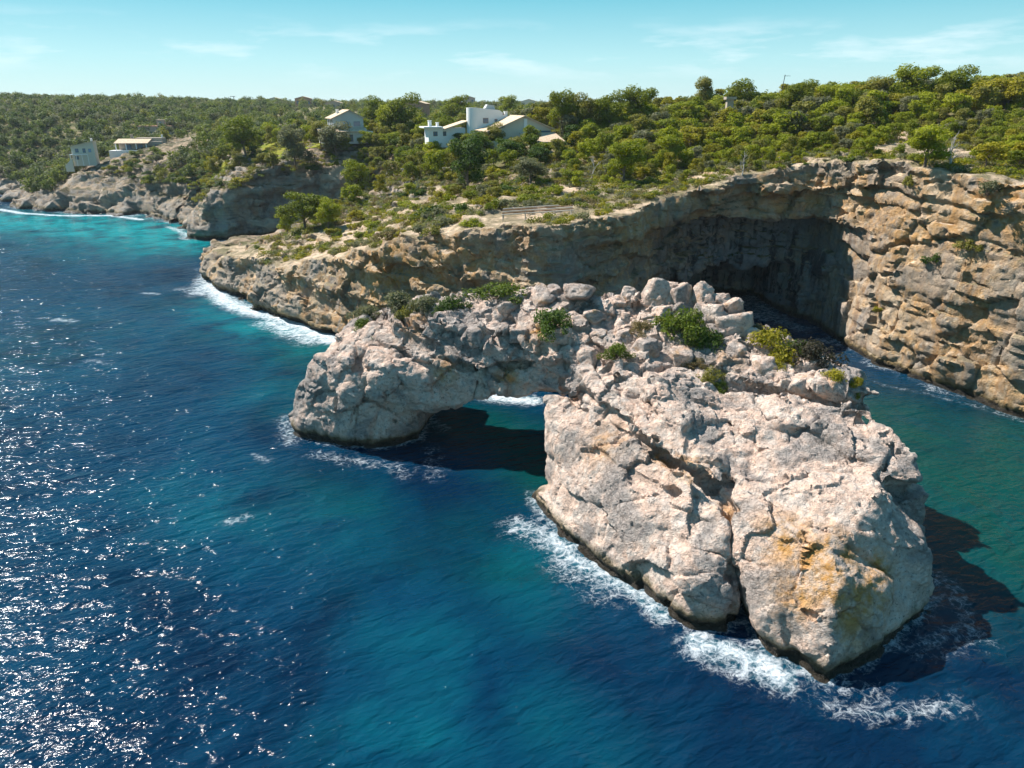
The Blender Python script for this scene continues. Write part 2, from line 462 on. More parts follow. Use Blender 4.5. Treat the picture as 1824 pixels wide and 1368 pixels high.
# cracks and bedding joints cut into the mass, found on the surface from the photograph
def tube_cut(v, org, h, pts, r, k=.16, t0=40, t1=150):
    W3 = [march(v, org, h, px, py, t0, t1) for px, py in pts]
    W3 = [p for p in W3 if p is not None]
    for a, c in zip(W3[:-1], W3[1:]):
        if np.linalg.norm(a-c) > 16: continue
        lo = np.clip(np.floor((np.minimum(a, c)-2.2*r-1-org)/h).astype(int), 0, v.shape); hi = np.clip(np.ceil((np.maximum(a, c)+2.2*r+1-org)/h).astype(int), 0, v.shape)
        s = tuple(slice(lo[i], hi[i]) for i in range(3))
        g = np.meshgrid(*[org[i] + h*np.arange(lo[i], hi[i]) for i in range(3)], indexing='ij')
        p = np.stack(g, -1).astype(np.float32); ba = (c-a)
        t = np.clip(((p-a) @ ba)/(ba @ ba), 0, 1)
        dist = np.linalg.norm(p - a - t[..., None]*ba, axis=-1)
        rr = r*(.85 + .6*noise3(g[0]*.7, g[1]*.7, g[2]*.7))
        v[s] = smax(v[s], rr-dist, k)
CUTS = [([(1005,695),(1050,715),(1100,752),(1150,785),(1200,812),(1235,832),(1262,862)], 1.0),
        ([(1262,862),(1285,890),(1300,915),(1302,985),(1305,1040),(1318,1080),(1320,1120)], 1.15),
        ([(1270,870),(1330,858),(1400,850),(1450,845)], .5),
        ([(700,618),(760,636),(840,655),(900,652),(985,645)], .6), ([(1000,610),(1008,650),(1005,690)], .45),
        ([(1425,745),(1470,790),(1510,822),(1560,880)], .42), ([(1040,795),(1080,815),(1130,848),(1180,872),(1240,885)], .5),
        ([(660,630),(655,680),(640,720)], .5), ([(690,690),(672,740),(660,780)], .5), ([(760,575),(765,620)], .4), ([(865,660),(866,705)], .45), ([(895,655),(898,700)], .4),
        ([(1100,650),(1104,700),(1110,750)], .34), ([(1230,690),(1235,740),(1228,800)], .38), ([(1160,690),(1162,730)], .35),
        ([(1400,700),(1395,740),(1350,760),(1290,770)], .36), ([(1300,740),(1350,765),(1400,770)], .3), ([(1480,960),(1540,990),(1600,1050)], .35),
        ([(1465,1105),(1530,1075),(1600,1050)], .22), ([(1400,1130),(1420,1170),(1395,1190)], .4), ([(780,590),(860,600),(900,610)], .4), ([(905,560),(915,620)], .45), ([(820,560),(830,600),(825,640)], .4),
        ([(560,680),(600,700),(600,760)], .35), ([(1340,880),(1420,930),(1500,960)], .3), ([(1130,640),(1220,655),(1300,660)], .4), ([(1350,690),(1440,700),(1520,720)], .3),
        ([(1010,660),(1060,668),(1100,650)], .3), ([(1120,700),(1160,735),(1150,780)], .3), ([(1260,705),(1300,740),(1310,790),(1280,850)], .34), ([(1340,720),(1345,800),(1330,850)], .3), ([(1430,760),(1380,800),(1330,810)], .3),
        ([(1540,740),(1545,800),(1500,830)], .36), ([(1590,790),(1570,840),(1600,900)], .36), ([(1400,870),(1440,960),(1430,1040)], .3), ([(1530,900),(1560,960),(1620,990)], .32), ([(1100,900),(1180,880),(1260,900)], .25), ([(1060,850),(1090,900),(1080,960)], .26),
        ([(1180,940),(1240,980),(1290,990)], .28), ([(560,740),(620,730),(700,750),(760,740)], .3), ([(700,650),(720,690),(780,700)], .3), ([(740,640),(800,660),(850,690)], .28), ([(590,640),(630,650),(640,690)], .3)]
for pts, r in CUTS: tube_cut(av, ao, AH, pts, r)
# undercut at the waterline
zz = ax[2][None, None, :]
av += .75*np.exp(-((zz-.3)/.8)**2)
mid = np.abs(av) < 1.6
I, J, K = np.nonzero(mid)
X, Y, Zv = ax[0][I], ax[1][J], ax[2][K]
bed = Zv + .20*X - .10*Y + .8*noise3(X/7, Y/7, Zv/7)
av[mid] += .26*np.sin(bed*2*math.pi/2.3 + 2*noise3(X/5, Y/5, Zv/5))*sstep(8, 13, Zv) + .42*fbm(X, Y, Zv, 3.2, 2)
V, F = surfnet(av, ao, AH)
N = vnormals(V, F)
top = sstep(11, 16, V[:, 2])
def facets(V, s, squash, warp=.3):          # broken rock: each cell is a tilted plane with a sharp step to its neighbour
    x, y, z = V[:, 0], V[:, 1], V[:, 2]
    k = s*.9
    q = [x + warp*s*noise3(x/k, y/k, z/k), y + warp*s*noise3(x/k+9, y/k, z/k), (z + .10*x + warp*.6*s*noise3(x/k, y/k+5, z/k))*squash]
    q = [t/s for t in q]; ci = [np.floor(t).astype(np.int64) for t in q]
    f1 = np.full(x.shape, 9.0, np.float32); f2 = f1.copy(); tilt = np.zeros(x.shape, np.float32); off = tilt.copy()
    for a in (-1, 0, 1):
        for b_ in (-1, 0, 1):
            for c in (-1, 0, 1):
                h = _perm[_perm[_perm[(ci[0]+a) & 255] + ((ci[1]+b_) & 255)] + ((ci[2]+c) & 255)]
                jt = _g[h]*.55
                dx, dy, dz = q[0]-ci[0]-a-.5-jt[:, 0], q[1]-ci[1]-b_-.5-jt[:, 1], q[2]-ci[2]-c-.5-jt[:, 2]
                d = np.sqrt(dx*dx+dy*dy+dz*dz); m = d < f1; g = _g[(h*7+31) & 255]
                f2 = np.where(m, f1, np.minimum(f2, d)); f1 = np.where(m, d, f1)
                tilt = np.where(m, dx*g[:, 0]+dy*g[:, 1]+dz*g[:, 2], tilt); off = np.where(m, h/255-.5, off)
    return tilt*s, off, np.exp(-((f2-f1)/.055)**2)
t1, o1, e1 = facets(V, 3.4, 1.35); t2, o2, e2 = facets(V+50, 1.35, 1.5); t3, o3, e3 = facets(V+90, 6.5, 1.2)
m1 = sstep(-.2, .2, noise3(V[:, 0]/5, V[:, 1]/5, V[:, 2]/5+3))
low = sstep(9, 16, V[:, 2]); top = sstep(14, 18, V[:, 2])
disp = (.20*t1 + .34*o1 - .26*e1*m1)*(.25+.5*low+.55*top) + (.20*t2 + .12*o2 - .10*e2*(1-m1))*(.36+.4*low+.5*top) + .12*t3 + (.20*o3 - .16*e3)*(.6+.8*top)
disp = disp + .10*fbm(V[:, 0], V[:, 1], V[:, 2], 1.2, 3, True) + .05*fbm(V[:, 0], V[:, 1], V[:, 2], .5, 2)
V = V + N*disp[:, None]
me = mesh_np('natural_rock_arch', V, F)
def blobs(V, lst):
    o = np.zeros(len(V))
    for p, r, s in lst:
        if p is None: continue
        o = np.maximum(o, s*np.exp(-(np.linalg.norm(V-np.asarray(p), axis=1)/r)**2))
    return o
attr(me, 'orange', np.minimum(1, 1.7*blobs(V, [(march(av, ao, AH, x, y), r, s) for x, y, r, s in [(1480,1010,3.2,1), (1540,1050,2.6,.9), (1400,960,2.4,.7), (1510,1100,2.4,.6), (1420,1060,2.2,.6), (1560,1010,1.5,.8),
     (1230,830,2.0,.5), (1180,815,1.6,.6), (960,590,2.2,.6), (905,670,1.5,.7), (790,660,1.6,.6), (740,575,2.4,.45), (1300,640,1.8,.4), (1240,610,1.6,.4), (1290,920,1.6,.5), (1080,790,2.6,.35)]])))
me.set_sharp_from_angle(angle=R(34))
arch_o = link('natural_rock_arch', me, M_ROCK)
tag(arch_o, 'massive pale limestone arch standing in the sea with shrubs on top', 'rock arch')

# ------------------------------------------------------------------ land: coast line and heights
COAST = [(150,20),(118,45),(98,66),(87,83),(79,100.5),(72,112),(67,124),(66.5,135),(60,146),(47,148),(31,139),(17,122),(10.5,110.5),(3,110.5),(-8,118),(-20,127),(-36,139.5),(-48,149.5),(-62,161.5),(-74,177),(-85,191),(-91,206),(-84,214),(-70,214),
         (-54,224),(-47,238),(-55,253),(-75,256),(-95,252),(-110,248.5),(-118,257),(-124,271),(-132,286),(-146,298),(-161,308),(-180,314),(-202,320),(-222,328),(-234,337),(-243,356),(-260,377),(-285,396),(-330,425),(-450,455),(-700,480),(-1500,500),(-9000,500),(-9000,12000),(9000,12000),(9000,20)]
CT = np.array([(-90,205,6),(-80,190,7),(-62,165,9.5),(-48,152,12),(-36,142,16),(-25,134,20),(-10,121,25),(4,114,27.4),(16,126,27.4),(30,142,28.2),(45,150,31.8),(60,152,34),(68,134,35),(75,115,34.5),(85,95,34.5),(100,70,35),
   (-62,185,12),(-52,198,13.5),(-45,178,16),(-36,213,22),(-20,208,26),(2,212,32.3),(2,224,34.6),(-10,238,35),(-62,276,33.5),(-60,286,33),(13,170,29),(50,200,33),(-20,150,22.5),(-35,160,16.5),(0,145,27.2),(25,165,28.5),(-15,180,23.5),
   (95,172,37),(83,208,40),(145,225,45.5),(100,232,43.5),(60,250,40),(190,205,46.5),(200,120,41),(150,100,38),(110,130,36),
   (0,300,35),(0,400,36),(-60,280,30),(-95,257,19),(-108,256,14),(-64,262,24),(-50,258,25),(-44,235,21),(-120,275,13),(-135,295,12.5),(-150,310,11),(-165,320,10.5),(-185,326,10),(-205,332,8),(-225,342,5),(-240,360,5),
   (-192,345,18),(-180,362,23.5),(-215,455,26),(-120,310,24),(-100,292,28.3),(-75,290,30),(-130,340,27),(-80,310,31),(-70,350,33),(-140,300,15),(-155,325,18),
   (-262,400,9),(-300,450,24),(-300,520,36),(-250,560,36),(-400,500,30),(-400,650,44),(-250,700,41),(-600,600,42),(-100,480,34),(0,600,37),(200,500,42),(150,330,44),(0,900,38),(-500,1000,42),(500,800,42),(-800,900,42),(800,600,42),(400,300,42),(400,100,40),
   (0,1500,39),(-900,1600,41),(900,1600,41)], float)
def _tps_k(d): return np.where(d > 1e-6, d*d*np.log(np.maximum(d, 1e-6)), 0)
_c = CT[:, :2]/100; _n = len(_c)
_A = np.zeros((_n+3, _n+3)); _A[:_n, :_n] = _tps_k(np.linalg.norm(_c[:, None]-_c[None], axis=2)) + np.eye(_n)*.004
_A[:_n, _n] = 1; _A[:_n, _n+1:] = _c; _A[_n, :_n] = 1; _A[_n+1:, :_n] = _c.T
_w = np.linalg.solve(_A, np.concatenate([CT[:, 2], [0, 0, 0]]))
def land_h(x, y):
    x = np.asarray(x, float); y = np.asarray(y, float); sh = x.shape
    p = np.stack([np.clip(x.ravel(), -900, 900), np.clip(y.ravel(), 0, 1600)], 1)/100; out = np.empty(len(p))
    for i in range(0, len(p), 40000):
        q = p[i:i+40000]
        out[i:i+40000] = _tps_k(np.linalg.norm(q[:, None]-_c[None], axis=2)) @ _w[:_n] + _w[_n] + q @ _w[_n+1:]
    return np.clip(out.reshape(sh), 1.5, 48.0)
_ca = np.array(COAST, float); _cb = np.roll(_ca, -1, 0)
def coast_d(x, y):                 # signed distance in plan, negative on land
    x = np.asarray(x, float); y = np.asarray(y, float)
    best = np.full(x.shape, 1e9); ins = np.zeros(x.shape, bool)
    for a, c in zip(_ca, _cb):
        e = c-a; t = np.clip(((x-a[0])*e[0] + (y-a[1])*e[1])/(e @ e), 0, 1)
        best = np.minimum(best, (x-a[0]-t*e[0])**2 + (y-a[1]-t*e[1])**2)
        if a[1] != c[1]:
            ins ^= ((a[1] > y) != (c[1] > y)) & (x < (c[0]-a[0])*(y-a[1])/(c[1]-a[1]) + a[0])
    return np.where(ins, -1, 1)*np.sqrt(best)
def coast_w(x, y):
    return coast_d(x + 2.2*noise3(x/13, y/13, 1.5) + .8*noise3(x/4.5, y/4.5, 7.5), y + 2.2*noise3(x/13, y/13, 21.5) + .8*noise3(x/4.5, y/4.5, 3.5))
def land_top(x, y):
    h = land_h(x, y) + 1.3*noise3(x/15, y/15, 4.2) + .45*noise3(x/4.5, y/4.5, 2.2)
    q = (h + .8*noise3(x/7, y/7, 11.2))/1.5; f = q - np.floor(q)
    return h + .55*(sstep(.55, 1, f) - f)*1.5
_beds = np.random.default_rng(3).uniform(-1, 1, 64)
def land_chunk(name, x0, x1, y0, y1, z1, h, amp, keep=None):
    xs, ys, zs = np.arange(x0, x1, h), np.arange(y0, y1, h), np.arange(-2.4, z1, h)
    X, Y = np.meshgrid(xs, ys, indexing='ij')
    d2 = coast_w(X, Y); hh = land_top(X, Y)
    lean = np.where(X < -30, .38, .06) + .3*sstep(-30, -45, X)*0
    lean = .06 + .36*sstep(-22, -48, X)
    headl = sstep(-100, -125, X)*.9
    cave = sstep(18, 38, X)*sstep(67.5, 64.5, X)*sstep(105, 118, Y)*sstep(190, 175, Y)
    cave2 = sstep(30, 42, X)*sstep(64, 60, X)*sstep(105, 118, Y)*sstep(190, 175, Y)
    cove = sstep(-104, -92, X)*sstep(-46, -56, X)*sstep(228, 236, Y)
    v = np.empty((len(xs), len(ys), len(zs)), np.float32)
    nlow = noise3(X/9, Y/9, 0.3); nmid = noise3(X/3.5, Y/3.5, 6.3)
    cap = sstep(8, 22, X)*(.55 + .9*sstep(-.1, .1, noise3(X/11, Y/11, 9.9)))
    for k, z in enumerate(zs):
        zb = z + 1.2*nlow + .03*X
        ins = (lean+headl)*max(z, 0)
        q = zb/1.9; i0 = int(0)
        bi = np.floor(q).astype(int); fr = q-bi
        bv = _beds[bi % 64]*(1-sstep(.8, 1, fr)) + _beds[(bi+1) % 64]*sstep(.8, 1, fr)
        ins = ins + amp*(1.15*bv)*(1-.55*sstep(62, 70, X)) + .5*amp*np.exp(-((fr-.92)/.07)**2)
        zc = 22.6 + .9*nlow + .5*nmid
        capt = hh - 4.6 - .8*nlow
        ins = ins + cap*(-1.5*sstep(-.3, .3, z-capt) + .9*np.exp(-((z-capt+.5)/.45)**2))
        ins = ins + cave*(10.0*sstep(.5, -.5, z-zc) - 1.6*sstep(19.5, 11, z)*(z < zc)) + cave2*20.0*sstep(.6, -.8, z - 10.5 - 2.6*nlow - 1.2*nmid - .06*(X-48)) + cave*1.6*nmid*sstep(1, -1, z-zc) + cave*1.2*sstep(.5, -.5, np.abs(z-15.5-1.5*nlow)-.5)
        ins = ins + cove*(3.2*sstep(.8, -.8, z - 15.5 - 2*nlow - .08*(X+80)) )
        ins = ins + 1.1*math.exp(-((z-.3)/1.0)**2)
        v[:, :, k] = smax(d2 + ins, z-hh, 1.0 if amp > .6 else .8)
    m = np.abs(v) < 2.4
    I, J, K = np.nonzero(m); x, y, z = xs[I], ys[J], zs[K]
    steep = sstep(-3.5, -.5, z - hh[I, J])
    v[m] += (.85*fbm(x, y, z*1.1, 8.0, 2) + .40*fbm(x, y, z*2.2, 2.6, 2))*(1-.75*steep)
    org = np.array([x0, y0, -2.4])
    V, F = surfnet(v, org, h)
    N = vnormals(V, F)
    flat = sstep(.75, .95, N[:, 2])
    g = max(1, h/.55)
    t3, o3, e3 = facets(V+20, 9.5*g, 1.3); t1, o1, e1 = facets(V, 5.2*g, 2.1); t2, o2, e2 = facets(V+50, 2.0*g, 2.4)
    calm = .45 + .55*sstep(-.25, .25, noise3(V[:, 0]/12, V[:, 1]/12, V[:, 2]/6)) - .32*sstep(60, 70, V[:, 0])
    disp = (.12*t3 + .85*o3 - .45*e3 + (.11*t1 + .46*o1 - .30*e1)*calm + (.15*t2 + .26*o2 - .15*e2)*calm + .16*fbm(V[:, 0], V[:, 1], V[:, 2]*1.6, 1.8*g, 3, True))*(1-.72*flat)*g
    V = V + N*disp[:, None]
    if keep is not None:
        c = V[F].mean(1); F = F[keep(c[:, 0], c[:, 1])]
        u, inv = np.unique(F, return_inverse=True); V = V[u]; F = inv.reshape(F.shape)
    return V, F, v, org
CH = .43
VA, FA, va, oa = land_chunk('cliff', -99, 116, 84, 200, 40.5, CH, .8)
meA = mesh_np('cliff', VA, FA)
def hitA(px, py): return march(va, oa, CH, px, py, 60, 330)
attr(meA, 'orange', np.clip(blobs(VA, [(hitA(x, y), r, s) for x, y, r, s in [(700,490,9,1), (670,520,6,.9), (760,480,8,.7), (840,470,8,.5), (1600,400,7,.8), (1560,370,6,.7), (1700,400,6,.5), (1800,360,8,.9), (1080,400,8,.5), (1250,375,8,.55), (1400,375,9,.6), (1150,390,7,.5), (620,500,5,.5), (1650,540,5,.35), (1780,560,6,.35)]]), 0, 1))
sand = lambda V: sstep(-75, -50, V[:, 0])*sstep(40, -5, V[:, 0])*sstep(215, 190, V[:, 1]) + .6*sstep(-9, -3, coast_d(V[:, 0], V[:, 1])) + sstep(1.3, .8, np.hypot((V[:, 0]-85)/11, (V[:, 1]-154)/15))
attr(meA, 'sand', np.clip(sand(VA), 0, 1))
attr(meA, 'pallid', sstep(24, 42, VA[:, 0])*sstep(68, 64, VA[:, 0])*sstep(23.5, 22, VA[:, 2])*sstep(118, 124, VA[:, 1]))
meA.set_sharp_from_angle(angle=R(36))
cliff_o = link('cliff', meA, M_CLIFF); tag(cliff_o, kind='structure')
VB, FB, vb, ob = land_chunk('headland', -150, -28, 198.4, 312, 37, .75, .9)
meB = mesh_np('headland', VB, FB); attr(meB, 'orange', np.zeros(len(VB))); attr(meB, 'sand', np.clip(.25*sand(VB), 0, 1))
M_FAR = rock_material('grey_coast_rock', (.30, .265, .225), (.165, .15, .138), (.30, .235, .17), streak=.35, sandy=True, dull=.58)
tag(link('headland', meB, M_FAR), kind='structure')
VC, FC, vc, oc = land_chunk('far_coast', -300, -134, 262, 440, 34, 1.1, .8)
meC = mesh_np('far_coast', VC, FC); attr(meC, 'orange', np.zeros(len(VC))); attr(meC, 'sand', np.clip(.2*sand(VC), 0, 1))
tag(link('far_coast', meC, M_FAR), kind='structure')
# inland terrain sheet to the horizon
def spread(a, b, fine, far, grow=1.12):
    p = [a]; s = fine
    while p[-1] < b: p.append(p[-1]+s)
    while p[-1] < far: s *= grow; p.append(p[-1]+s)
    return p
tx_r = spread(0, 330, 4, 9500); tx = np.array([-q for q in tx_r[:0:-1]] + tx_r)
ty = np.array(spread(20, 520, 4, 11500))
TX, TY = np.meshgrid(tx, ty, indexing='ij')
td = coast_w(TX, TY)
th = land_top(TX, TY)
inA = (TX > -99) & (TX < 115) & (TY > 84) & (TY < 198)
inB = (TX > -149) & (TX < -29) & (TY > 190) & (TY < 310)
inC = (TX > -299) & (TX < -131) & (TY > 262) & (TY < 438)
th = th - np.where(inA | inB | inC, 1.6, .12)
drop = td > -6
keepv = ~((inA & (TX > -95) & (TX < 111) & (TY < 194)) | drop | (inB & (TX > -145) & (TX < -33) & (TY > 194) & (TY < 306)) | (inC & (TX > -295) & (TX < -136) & (TY < 434)))
th = np.where(drop, -1.5, th)
ii, jj = np.meshgrid(np.arange(len(tx)-1), np.arange(len(ty)-1), indexing='ij')
ny = len(ty)
quad = np.stack([ii*ny+jj, (ii+1)*ny+jj, (ii+1)*ny+jj+1, ii*ny+jj+1], -1).reshape(-1, 4)
kv = keepv.ravel(); dr = drop.ravel(); quad = quad[kv[quad].any(1) & ~dr[quad].any(1)]
TV = np.stack([TX, TY, th], -1).reshape(-1, 3)
u, inv = np.unique(quad, return_inverse=True); TV = TV[u]; quad = inv.reshape(quad.shape)
m = NT('scrub_soil'); p = m.pos()
c = m.ramp(m.noise(p, .06, 8, .65), [(.34, (.06, .07, .02)), (.47, (.11, .11, .04)), (.58, (.26, .20, .12)), (.72, (.09, .095, .03))])
c = m.mix(m.mr(m.noise(p, .8, 6, .7), .45, .7, 0, .6), c, (.08, .085, .03))
M_SOIL = m.done(m.bsdf(c, .95, m.bump(m.noise(p, .6, 8, .7), .8, .5), .1))
tag(link('terrain', mesh_np('terrain', TV, quad), M_SOIL), kind='structure')

def land_hit(px, py, t0=95, t1=1900):          # where a photo ray meets the ground
    d = ray(px, py)
    t = np.concatenate([np.arange(t0, 420, .8), np.arange(420, t1, 4.)])
    x, y, z = d[0]*t, d[1]*t, CAM_H + d[2]*t
    h = land_h(x, y); cd = coast_d(x, y)
    m = np.nonzero((z < h) & (cd < -1.0))[0]
    if len(m) == 0: return None
    i = m[0]
    return np.array([x[i], y[i], float(land_top(np.array([x[i]]), np.array([y[i]]))[0])])
def ground_z(x, y): return float(land_top(np.array([x]), np.array([y]))[0])
# ------------------------------------------------------------------ sea
sx_r = spread(0, 120, .9, 9000, 1.09)
sxl = spread(0, 300, 1.0, 9000, 1.12)
sxs = np.array([-q for q in sxl[:0:-1]] + sx_r)
sys_ = np.concatenate([-np.array(spread(0, 20, 3, 9000, 1.3))[:0:-1], np.array(spread(0, 400, .95, 700, 1.2))])
SX, SY = np.meshgrid(sxs, sys_, indexing='ij')
sw = (.16*noise3((SX*.8+SY*.5)/9, (SY*.8-SX*.5)/5, 3.1) + .10*noise3((SX*.8+SY*.4)/4.2, (SY*.9-SX*.4)/2.4, 8.1))*(np.abs(SX) < 300)*(SY > -20)*(SY < 400)
SV = np.stack([SX, SY, sw], -1).reshape(-1, 3)
ii, jj = np.meshgrid(np.arange(len(sxs)-1), np.arange(len(sys_)-1), indexing='ij'); ny = len(sys_)
SQ = np.stack([ii*ny+jj, (ii+1)*ny+jj, (ii+1)*ny+jj+1, ii*ny+jj+1], -1).reshape(-1, 4)
meS = mesh_np('sea', SV, SQ)
xy = SV[:, :2]
def lines(lst):
    o = np.zeros(len(xy))
    for pts, w, s in lst:
        q = [np.array(Z(*p)[:2]) for p in pts]
        if len(q) == 1: q = q*2
        d = np.full(len(xy), 1e9)
        for a, c in zip(q[:-1], q[1:]):
            e = c-a; t = np.clip(((xy-a) @ e)/max(e @ e, 1e-9), 0, 1)
            d = np.minimum(d, np.linalg.norm(xy-a-t[:, None]*e, axis=1))
        o = np.maximum(o, s*np.exp(-(d/w)**2))
    return o
k0 = int(round((0.15-ao[2])/AH)); sl = av[:, :, k0]
gi = np.round((xy[:, 0]-ao[0])/AH).astype(int); gj = np.round((xy[:, 1]-ao[1])/AH).astype(int)
okg = (gi >= 0) & (gi < sl.shape[0]) & (gj >= 0) & (gj < sl.shape[1])
rim = np.where(okg, np.exp(-(np.maximum(0, sl[np.clip(gi, 0, sl.shape[0]-1), np.clip(gj, 0, sl.shape[1]-1)])/1.3)**2), 0)*.62
nr = (np.abs(xy[:, 0]) < 320) & (xy[:, 1] > 60) & (xy[:, 1] < 430)
cdw = np.full(len(xy), 99.); cdw[nr] = coast_w(xy[nr, 0], xy[nr, 1])
rim = np.maximum(rim, .46*np.exp(-(np.maximum(0, cdw-.8)/1.5)**2)*(.6+.6*sstep(-.2, .3, noise3(xy[:, 0]/9, xy[:, 1]/9, 1.1))))
attr(meS, 'foam', np.maximum(rim, lines([
    ([(372,508),(405,538),(450,556),(500,566),(560,592),(592,606)], 3.8, .95), ([(372,498),(360,520)], 5, .75), ([(330,515),(380,520)], 4, .5), ([(480,575),(560,605)], 4.5, .75),
    ([(985,955),(1030,1000),(1090,1028),(1140,1060),(1180,1100)], 1.5, .8), ([(925,938),(965,948),(1010,990),(1080,1035)], 3.0, .62), ([(1000,1010),(1080,1060)], 2.6, .5),
    ([(1235,1140),(1300,1158),(1360,1180),(1395,1205)], 1.3, .92), ([(1240,1160),(1320,1190),(1400,1220)], 2.2, .62),
    ([(1480,1258),(1560,1272),(1640,1268),(1710,1250)], 1.5, .52), ([(1500,1232),(1580,1225)], 1.4, .45), ([(1640,1160),(1700,1130),(1740,1140),(1700,1060),(1660,1020)], 2.0, .46),
    ([(560,808),(620,822),(700,830),(720,845)], 2.0, .48), ([(505,745),(515,790)], 1.6, .55), ([(770,750),(790,765)], 1.6, .5),
    ([(876,708),(950,713)], 2.4, .95), ([(770,800),(775,850)], 2, .4),
    ([(0,373),(40,380),(110,384),(200,384),(250,391)], 2.4, .9), ([(300,404),(345,423)], 1.8, .7), ([(10,352),(30,358)], 2.5, .9),
    ([(1560,682),(1610,694),(1680,708),(1750,728),(1824,752)], 1.0, .42), ([(1380,598),(1400,600)], 1.5, .6),
    ([(410,930),(440,920)], 1.2, .58), ([(100,570),(130,572)], 1.6, .62), ([(255,522),(280,524)], 1.5, .6), ([(455,810),(475,822)], 1.2, .5), ([(160,640),(190,648)], 1.2, .5)])))
attr(meS, 'shallow', lines([([(-60,392),(120,398),(230,408),(300,428)], 26, 1.25), ([(300,440),(345,445)], 10, .7), ([(440,575),(560,615)], 9, .55), ([(380,540),(420,580)], 9, .4), ([(500,620),(560,650),(520,700)], 9, .22),
    ([(930,1010),(960,1090)], 5, .18), ([(700,1130),(820,1150),(760,1240)], 5, .13), ([(560,900),(600,950),(700,1000)], 7, .14), ([(640,1300),(760,1330)], 4, .20), ([(950,1250),(1080,1330)], 4, .18), ([(360,880),(440,920)], 9, .16), ([(0,640),(300,560)], 26, .08)]))
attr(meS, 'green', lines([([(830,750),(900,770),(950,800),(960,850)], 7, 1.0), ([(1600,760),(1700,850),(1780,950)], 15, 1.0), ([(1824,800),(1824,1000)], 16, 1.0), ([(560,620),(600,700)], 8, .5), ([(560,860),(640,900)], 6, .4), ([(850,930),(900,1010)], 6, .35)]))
attr(meS, 'weed_shade', lines([([(1240,1180),(1450,1280),(1700,1330)], 9, .95), ([(1070,1140),(1150,1230),(1230,1340)], 6, .9), ([(560,830),(700,850),(860,870)], 6, .7), ([(1760,1160),(1824,1300)], 9, .9), ([(1030,1150),(1080,1200),(1120,1300)], 4.5, .8), ([(640,1020),(720,960)], 5, .45), ([(860,1090),(960,1180)], 3, .4), ([(300,1230),(500,1200)], 8, .4), ([(1500,1330),(1700,1330)], 8, .5), ([(0,480),(200,440)], 14, .35), ([(1200,1230),(1350,1300)], 5, .6)]))  # dark water: weed beds, plus the arch rock's shadow painted beside it
m = NT('sea_water'); p = m.pos()
big = m.noise(p, .04, 5, .6, .9); mid_ = m.noise(p, .12, 4, .6, .4)
deep = m.ramp(big, [(.36, (.0006, .011, .032)), (.48, (.0008, .023, .054)), (.57, (.0008, .027, .062)), (.70, (.001, .035, .068))])
fsh = m.math('MULTIPLY', m.att('shallow'), m.mr(mid_, .28, .62), clamp=True)
c = m.mix(fsh, deep, (.002, .235, .25))
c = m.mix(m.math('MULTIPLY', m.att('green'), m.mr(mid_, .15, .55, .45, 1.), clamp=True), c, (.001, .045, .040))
c = m.mix(m.math('MULTIPLY', m.att('weed_shade'), m.mr(mid_, .35, .6), clamp=True), c, (.001, .012, .035))  # darkens the water colour for weed and for painted rock shadow
pr = m.mapv(p, (1, 1, 1), (0, 0, R(-24)))
w1 = m.noise(m.mapv(pr, (.16, .42, .3)), 1.0, 3, .5, .3)
w2 = m.noise(m.mapv(pr, (.55, 1.15, .6)), 1.0, 2, .45, .5)
w3 = m.noise(m.mapv(pr, (1.7, 3.4, 2)), 1.0, 3, .55, .4)
hgt = m.math('ADD', m.math('MULTIPLY', w1, 1.25), m.math('ADD', m.math('MULTIPLY', w2, .62), m.math('MULTIPLY', w3, .16)))
nb = m.bump(hgt, 1.0, .54)
# foam: lacy net that closes up where the swell breaks
fa = m.att('foam')
pw = m.n('ShaderNodeMix', data_type='VECTOR'); pw.inputs[0].default_value = .35
nv = m.n('ShaderNodeTexNoise'); m.l(p, nv.inputs['Vector']); nv.inputs['Scale'].default_value = .8; nv.inputs['Detail'].default_value = 4
vm = m.n('ShaderNodeVectorMath', operation='MULTIPLY_ADD'); m.l(nv.outputs['Color'], vm.inputs[0]); vm.inputs[1].default_value = (2.2, 2.2, 0); m.l(p, vm.inputs[2])
flat = m.mapv(vm.outputs[0], (1, 1, 0))
lace = m.math('SUBTRACT', 1.0, m.mr(m.voro(flat, 1.2, 'DISTANCE_TO_EDGE'), 0, .22))
lace2 = m.math('SUBTRACT', 1.0, m.mr(m.voro(flat, 4.2, 'DISTANCE_TO_EDGE'), 0, .36))
net = m.math('ADD', m.math('MULTIPLY', lace, .26), m.math('MULTIPLY', lace2, .24))
net = m.math('ADD', net, m.math('MULTIPLY', m.noise(m.mapv(pr, (.5, .9, .5)), 1.0, 8, .74, .9), 1.75))
fo = m.math('ADD', net, m.math('MULTIPLY', fa, .95))
fo = m.mr(fo, 1.44, 2.35, 0, 1, True)
fo = m.math('MULTIPLY', fo, m.mr(fa, .06, .40), clamp=True)
caps = m.math('MULTIPLY', m.mr(m.noise(m.mapv(pr, (.10, .5, .3)), 1.0, 5, .72, .3), .735, .80), m.mr(w2, .5, .62), clamp=True)
fo2 = m.math('MAXIMUM', fo, m.math('MULTIPLY', caps, .8))
c = m.mix(m.math('MULTIPLY', m.mr(fa, .45, 1.0), .35), c, (.02, .30, .36))
wat = m.n('ShaderNodeBsdfPrincipled'); m.l(c, wat.inputs['Base Color']); wat.inputs['Roughness'].default_value = .11; wat.inputs['Specular IOR Level'].default_value = .21; wat.inputs['IOR'].default_value = 1.333; m.l(nb, wat.inputs['Normal'])
foam = m.bsdf((.70, .73, .76), .9, m.bump(m.math('ADD', fo, m.noise(p, 3, 6)), .6, .25), .1)
